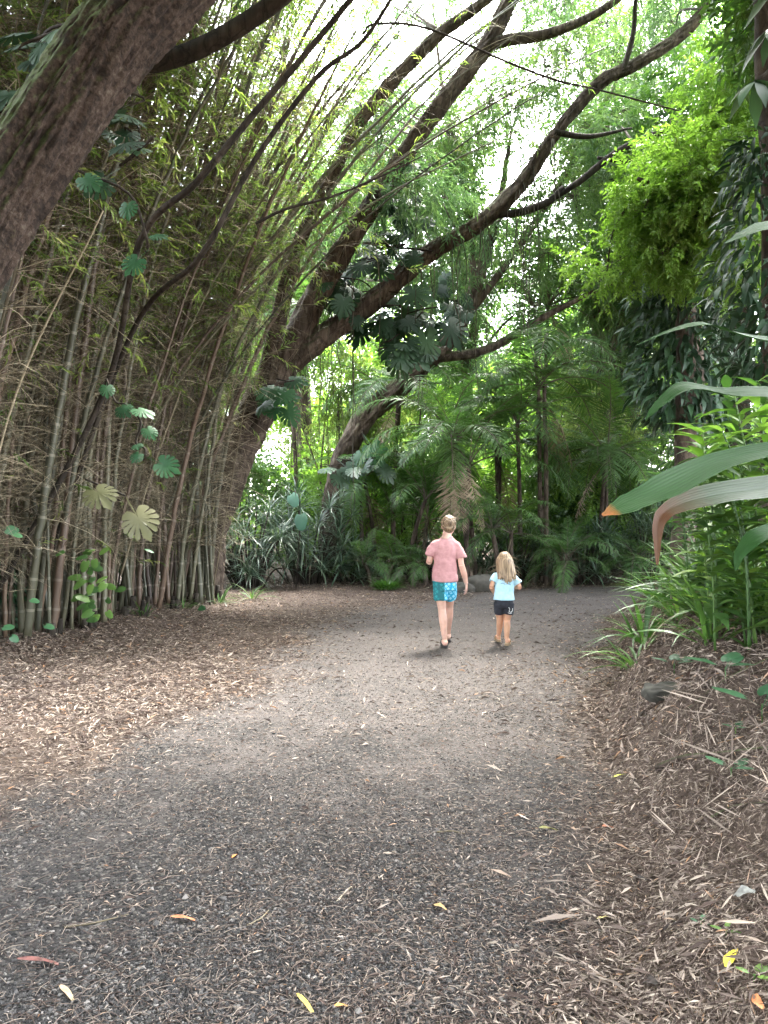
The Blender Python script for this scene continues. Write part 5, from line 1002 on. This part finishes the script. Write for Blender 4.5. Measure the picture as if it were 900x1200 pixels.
def person_boy():
    x0, y0 = (521 - 450) / 906 * 9.25, 9.25; r = thing('person', 'taller walker seen from behind in a pink t-shirt and blue patterned swim shorts', 'person', (x0, y0, float(hgt(x0, y0)) + .028))
    Hc = np.array([.005, .03, .80]); sh = np.array([.015, .03, 1.245]); hd = np.array([.055, .075, 1.435])
    lh, rh = Hc + [-.068, 0, -.03], Hc + [.068, 0, -.03]; lk, rk = np.array([-.03, .02, .43]), np.array([.075, .20, .45]); la, ra = np.array([.0, -.03, .075]), np.array([.07, .36, .085])
    ls, rs = sh + [-.135, 0, -.01], sh + [.140, 0, -.025]; le, re_ = np.array([-.185, .02, 1.00]), np.array([.200, .0, .97]); lw, rw = np.array([-.15, .22, 1.06]), np.array([.265, .06, .735])
    P_ = [loft([(.005, .03, .72, .12, .09), (.005, .03, .82, .125, .09), (.008, .03, .95, .115, .08), (.012, .03, 1.12, .125, .085), (.015, .03, 1.20, .12, .075), (.02, .035, 1.25, .08, .06), (.03, .05, 1.32, .055, .055)]),
          rod([(.02, .03, 1.26), (.035, .05, 1.33), (.05, .065, 1.40)], [.065, .052, .052]),
          ball(hd, (.078, .096, .114)), ball(hd + [0, .045, -.055], (.052, .055, .055)), rod([hd + [0, .085, .02], hd + [0, .112, -.02]], [.012, .016]), ball(hd + [-.076, .005, -.008], (.012, .02, .03)), ball(hd + [.076, .005, -.008], (.012, .02, .03)),
          rod([ls + [.02, 0, -.01], (ls + le) / 2 + [-.004, 0, 0], le], [.040, .040, .034]), rod([le, (le + lw) / 2, lw], [.037, .036, .025]), rod([rs + [-.02, 0, -.01], (rs + re_) / 2 + [.002, 0, 0], re_], [.040, .040, .034]), rod([re_, (re_ + rw) / 2 + [.005, 0, 0], rw], [.037, .036, .024]),
          rod([lh, (lh + lk) / 2, lk], [.078, .066, .047]), rod([lk, lk * .65 + la * .35 + [0, -.02, 0], la], [.047, .050, .029]), rod([rh, (rh + rk) / 2, rk], [.078, .066, .047]), rod([rk, rk * .65 + ra * .35 + [0, -.02, 0], ra], [.047, .050, .029]),
          rod([la + [0, -.035, -.03], la + [0, .06, -.03], la + [0, .16, -.042]], [.034, .038, .022]), rod([ra + [0, -.035, -.03], ra + [.005, .06, -.03], ra + [.01, .16, -.042]], [.034, .038, .022])]
    P_ += [ball(a + [0, -.035, -.035], (.032, .034, .03)) for a in (la, ra)]
    P_ += hand(rw, (.02, .08, -.16), (-1, .1, 0), .155, -1) + hand(lw, (.12, .22, .04), (.6, -.2, -.5), .155, -1)
    put('body', blob(P_, .0055, 3), skinmat('fair_skin', (.55, .33, .26)), r)
    S = [loft([(.000, .03, .765, .158, .128), (.004, .03, .86, .148, .118), (.008, .03, .98, .142, .108), (.012, .03, 1.12, .150, .108), (.016, .03, 1.20, .155, .096), (.02, .032, 1.25, .127, .08), (.028, .042, 1.285, .085, .066), (.032, .045, 1.31, .062, .058)]),
         rod([ls + [.06, 0, -.01], ls + [.012, 0, -.03], ls * .6 + le * .4 + [-.006, 0, 0], (ls * .3 + le * .7) + [-.012, -.005, 0]], [.055, .060, .062, .066]), rod([rs + [-.06, 0, -.01], rs + [-.012, 0, -.03], rs * .6 + re_ * .4 + [.006, 0, 0], (rs * .3 + re_ * .7) + [.012, 0, 0]], [.055, .060, .062, .066])]
    me = blob(S, .008, 4); wrinkle(me, .020, 3, .7); put('t_shirt', me, clothmat('pink_cotton', (.40, .20, .205), (.46, .235, .24)), r)
    S = [loft([(.005, .03, .80, .138, .108), (.005, .03, .74, .145, .11), (.005, .04, .66, .138, .108)]), rod([lh + [.005, 0, .03], lh * .5 + lk * .5 + [0, 0, .0], lh * .3 + lk * .7 + [-.005, 0, .01]], [.088, .085, .082]), rod([rh + [-.005, 0, .03], rh * .5 + rk * .5, rh * .3 + rk * .7 + [0, 0, .01]], [.088, .085, .080])]
    me = blob(S, .009, 3); wrinkle(me, .012, 7); put('swim_shorts', me, clothmat('blue_patterned_cloth', (.01, .3, .5), (.02, .4, .6), pattern='checker'), r)
    hs = [ball(hd + [0, -.012, .028], (.089, .1, .102)), ball(hd + [0, -.055, -.03], (.066, .05, .062))]
    for i in range(150):
        u = nrm(rng.normal(size=3) + [0, -.3, .6]); p = hd + [0, -.012, .03] + u * [.087, .096, .099]; hs.append(rod([p - u * .008, p + u * .002 + [rng.normal() * .006, -.003, -.008], p + u * .003 + [rng.normal() * .010, -.004, -.020]], [.010, .008, .004], sides=6))
    put('hair', blob(hs, .005, 1), hairmat('light_brown_hair', (.07, .043, .022), (.23, .15, .085), (1, 1, .25)), r)
    mb = MB(); sandal(mb, la + [0, -.075, -.056], la + [0, .18, -.056], .09); sandal(mb, ra + [0, -.075, -.066], ra + [.01, .18, -.066], .09)
    mb.build('sandals', rampmat('dark_rubber', [(0, (.035, .03, .03)), (1, (.045, .04, .04))], .7), r)
    e = MB()
    for s in (-1, 1): V, F = ball(hd + [s * .03, .083, .012], .011); e.add(V, F)
    e.build('eyes', rampmat('eye_white', [(0, (.6, .6, .6)), (1, (.6, .6, .6))], .2), r)
def person_girl():
    x0, y0 = (590 - 450) / 906 * 9.45, 9.45; r = thing('person', 'small child seen from behind with long blonde hair, pale blue t-shirt and black shorts', 'person', (x0, y0, float(hgt(x0, y0)) + .028))
    Hc = np.array([.01, .0, .50]); sh = np.array([.01, 0, .835]); hd = np.array([.015, .02, 1.01])
    lh, rh = Hc + [-.06, 0, -.02], Hc + [.06, 0, -.02]; lk, rk = np.array([-.035, .06, .28]), np.array([.045, .02, .28]); la, ra = np.array([-.035, .16, .075]), np.array([.035, -.02, .06])
    ls, rs = sh + [-.112, 0, 0], sh + [.112, 0, 0]; le, re_ = np.array([-.155, -.05, .695]), np.array([.195, -.02, .69]); lw, rw = np.array([-.095, .05, .60]), np.array([.15, .13, .69])
    P_ = [loft([(.01, 0, .44, .095, .075), (.01, 0, .52, .105, .08), (.01, 0, .62, .092, .07), (.01, 0, .74, .095, .068), (.01, 0, .81, .095, .058), (.01, 0, .86, .055, .045), (.012, .008, .90, .04, .04)]), rod([(.01, 0, .85), (.012, .01, .92), (.015, .015, .97)], [.045, .038, .038]),
          ball(hd, (.07, .085, .10)), ball(hd + [0, .04, -.05], (.045, .05, .048)), rod([hd + [0, .078, .015], hd + [0, .10, -.018]], [.01, .013]), ball(hd + [-.07, .005, -.008], (.01, .018, .025)), ball(hd + [.07, .005, -.008], (.01, .018, .025)),
          rod([ls + [.02, 0, -.01], (ls + le) / 2, le], [.028, .029, .026]), rod([le, (le + lw) / 2, lw], [.028, .027, .019]), rod([rs + [-.02, 0, -.01], (rs + re_) / 2, re_], [.028, .029, .026]), rod([re_, (re_ + rw) / 2, rw], [.028, .027, .019]),
          rod([lh, (lh + lk) / 2, lk], [.062, .055, .040]), rod([lk, lk * .65 + la * .35 + [0, -.015, 0], la], [.040, .041, .026]), rod([rh, (rh + rk) / 2, rk], [.062, .055, .040]), rod([rk, rk * .65 + ra * .35 + [0, -.018, 0], ra], [.040, .042, .026]),
          rod([la + [0, -.03, -.022], la + [-.005, .045, -.024], la + [-.01, .12, -.03]], [.026, .029, .017]), rod([ra + [0, -.03, -.022], ra + [.02, .04, -.024], ra + [.045, .11, -.03]], [.026, .029, .017])]
    P_ += hand(lw, (.10, .02, -.06), (0, .8, .2), .12, 1) + hand(rw, (-.12, .12, .02), (-.6, -.3, -.2), .12, 1)
    put('body', blob(P_, .0048, 3), skinmat('tanned_skin', (.50, .27, .17)), r)
    S = [loft([(.01, 0, .535, .132, .105), (.01, 0, .60, .125, .098), (.01, 0, .72, .120, .092), (.01, 0, .80, .125, .085), (.01, 0, .85, .09, .066), (.012, .005, .885, .05, .05)]), rod([ls + [.05, 0, -.008], ls + [.008, 0, -.02], ls * .42 + le * .58 + [-.006, 0, 0]], [.042, .047, .052]), rod([rs + [-.05, 0, -.008], rs + [-.008, 0, -.02], rs * .3 + re_ * .7 + [.008, 0, 0]], [.042, .047, .054])]
    me = blob(S, .007, 3); wrinkle(me, .014, 11, .8); shirt = put('t_shirt', me, clothmat('pale_blue_cotton', (.36, .58, .70), (.43, .65, .77)), r)
    # the faint line of print across the back, too small to read
    mb = MB()
    for i in range(11):
        if i == 5: continue
        x = -.052 + i * .0112; z = .745 + .004 * math.sin(i * 1.1) - .0012 * i; V, F = ball((x + .01, -.101 + x * x * 3.5, z), (.0038, .004, .0055)); mb.add(V, F)
    mb.build('print', rampmat('navy_print', [(0, (.04, .08, .16)), (1, (.05, .1, .2))], .8), shirt)
    S = [loft([(.01, 0, .54, .108, .088), (.01, 0, .50, .113, .09), (.01, .005, .44, .112, .088)]), rod([lh + [.003, 0, .02], lh * .6 + lk * .4, lh * .42 + lk * .58 + [0, 0, .01]], [.072, .07, .066]), rod([rh + [-.003, 0, .02], rh * .6 + rk * .4, rh * .42 + rk * .58], [.072, .07, .066])]
    me = blob(S, .007, 3); wrinkle(me, .008, 5); so = put('shorts', me, clothmat('black_cloth', (.012, .013, .02), (.02, .022, .032)), r)
    mb = MB(); tube(mb, smooth_path([(.05, -.088, .455), (.062, -.088, .43), (.055, -.088, .405), (.075, -.086, .395), (.095, -.076, .41), (.10, -.07, .44)], 24), .0035, 6); tube(mb, smooth_path([(.04, -.088, .39), (.065, -.09, .38), (.09, -.08, .385)], 14), .003, 6); mb.build('print', rampmat('white_print', [(0, (.6, .6, .6)), (1, (.7, .7, .7))], .8), so)
    hs = [ball(hd + [0, -.008, .022], (.086, .094, .095))]
    for i in range(210):
        a = rng.uniform(-2.35, 2.35); rx, ry = .088, .094; top = hd + [math.sin(a) * rx * .55, -math.cos(a) * ry * .55 - .008, .09 + rng.normal() * .004]; side = hd + [math.sin(a) * rx * 1.06, -math.cos(a) * ry * 1.06 - .006, .01]
        zl = -.24 + .035 * abs(a) + rng.uniform(-.035, .035); q = hd + [math.sin(a) * rx * 1.2 + .012, -abs(math.cos(a)) * ry * 1.02 - .012 if abs(a) < 1.6 else -.02, -.09]; e_ = hd + [math.sin(a) * rx * 1.15 + .022 + rng.normal() * .008, -.085 - .03 * math.cos(a) * (abs(a) < 1.6) + rng.normal() * .006, zl]
        hs.append(rod([top, side, q, e_], [.009, .0095, .009, .0035], sides=6))
    hm = blob(hs, .0042, 0); put('hair', hm, hairmat('blonde_hair', (.10, .062, .035), (.36, .25, .15)), r)
    mb = MB(); sandal(mb, la + [0, -.06, -.045], la + [-.01, .145, -.045], .068); sandal(mb, ra + [-.01, -.06, -.045], ra + [.05, .14, -.045], .068); mb.build('sandals', rampmat('tan_sandal', [(0, (.28, .2, .12)), (1, (.3, .2, .12))], .7), r)
    e = MB()
    for s in (-1, 1): V, F = ball(hd + [s * .028, .077, .01], .010); e.add(V, F)
    e.build('eyes', bpy.data.materials['eye_white'], r)
person_boy(); person_girl()

# ------------------------------------------------------------------ light, sky, camera
SUN_EL, SUN_AZ = R_(58), R_(25)       # ahead of the camera, a little to the right
w = bpy.data.worlds.new('World'); scene.world = w; w.use_nodes = True; nt = w.node_tree; nt.nodes.clear()
sky = N(nt, 'ShaderNodeTexSky', _sky_type='NISHITA', _sun_disc=False, _sun_elevation=SUN_EL, _sun_rotation=SUN_AZ, _air_density=1.0, _dust_density=3.0)
hs = N(nt, 'ShaderNodeHueSaturation', Saturation=.3, Value=1.0); nt.links.new(sky.outputs[0], hs.inputs['Color'])
bg = N(nt, 'ShaderNodeBackground', Strength=.15); nt.links.new(hs.outputs[0], bg.inputs[0]); wo = N(nt, 'ShaderNodeOutputWorld'); nt.links.new(bg.outputs[0], wo.inputs[0])
sl = bpy.data.lights.new('sun', 'SUN'); sl.energy = 2.0; sl.angle = R_(14); sl.color = (1, .97, .90); so = bpy.data.objects.new('sun', sl); COL.objects.link(so)
from mathutils import Vector
sd = Vector((math.sin(SUN_AZ) * math.cos(SUN_EL), math.cos(SUN_AZ) * math.cos(SUN_EL), math.sin(SUN_EL))); so.rotation_euler = sd.to_track_quat('Z', 'Y').to_euler()
cam = bpy.data.cameras.new('camera'); cam.sensor_fit = 'VERTICAL'; cam.sensor_height = 36; cam.lens = 36 * F_PX / 1200; cam.clip_end = 1500; cam.clip_start = .05; cam.shift_y = (CY - 600) / 1200
co = bpy.data.objects.new('camera', cam); COL.objects.link(co); co.location = (0, 0, CAMH); co.rotation_euler = (R_(90), 0, 0); scene.camera = co
vs = scene.view_settings; vs.view_transform = 'Standard'; vs.look = 'None'; vs.exposure = 5.0; vs.gamma = 1; vs.use_curve_mapping = False
cy = scene.cycles; cy.max_bounces = 6; cy.diffuse_bounces = 4; cy.glossy_bounces = 2; cy.transmission_bounces = 4; cy.transparent_max_bounces = 4; cy.caustics_reflective = False; cy.caustics_refractive = False
cy.use_denoising = True; cy.denoiser = 'OPENIMAGEDENOISE'; cy.sample_clamp_indirect = 6
print('verts', sum(len(o.data.vertices) for o in bpy.data.objects if o.type == 'MESH'))
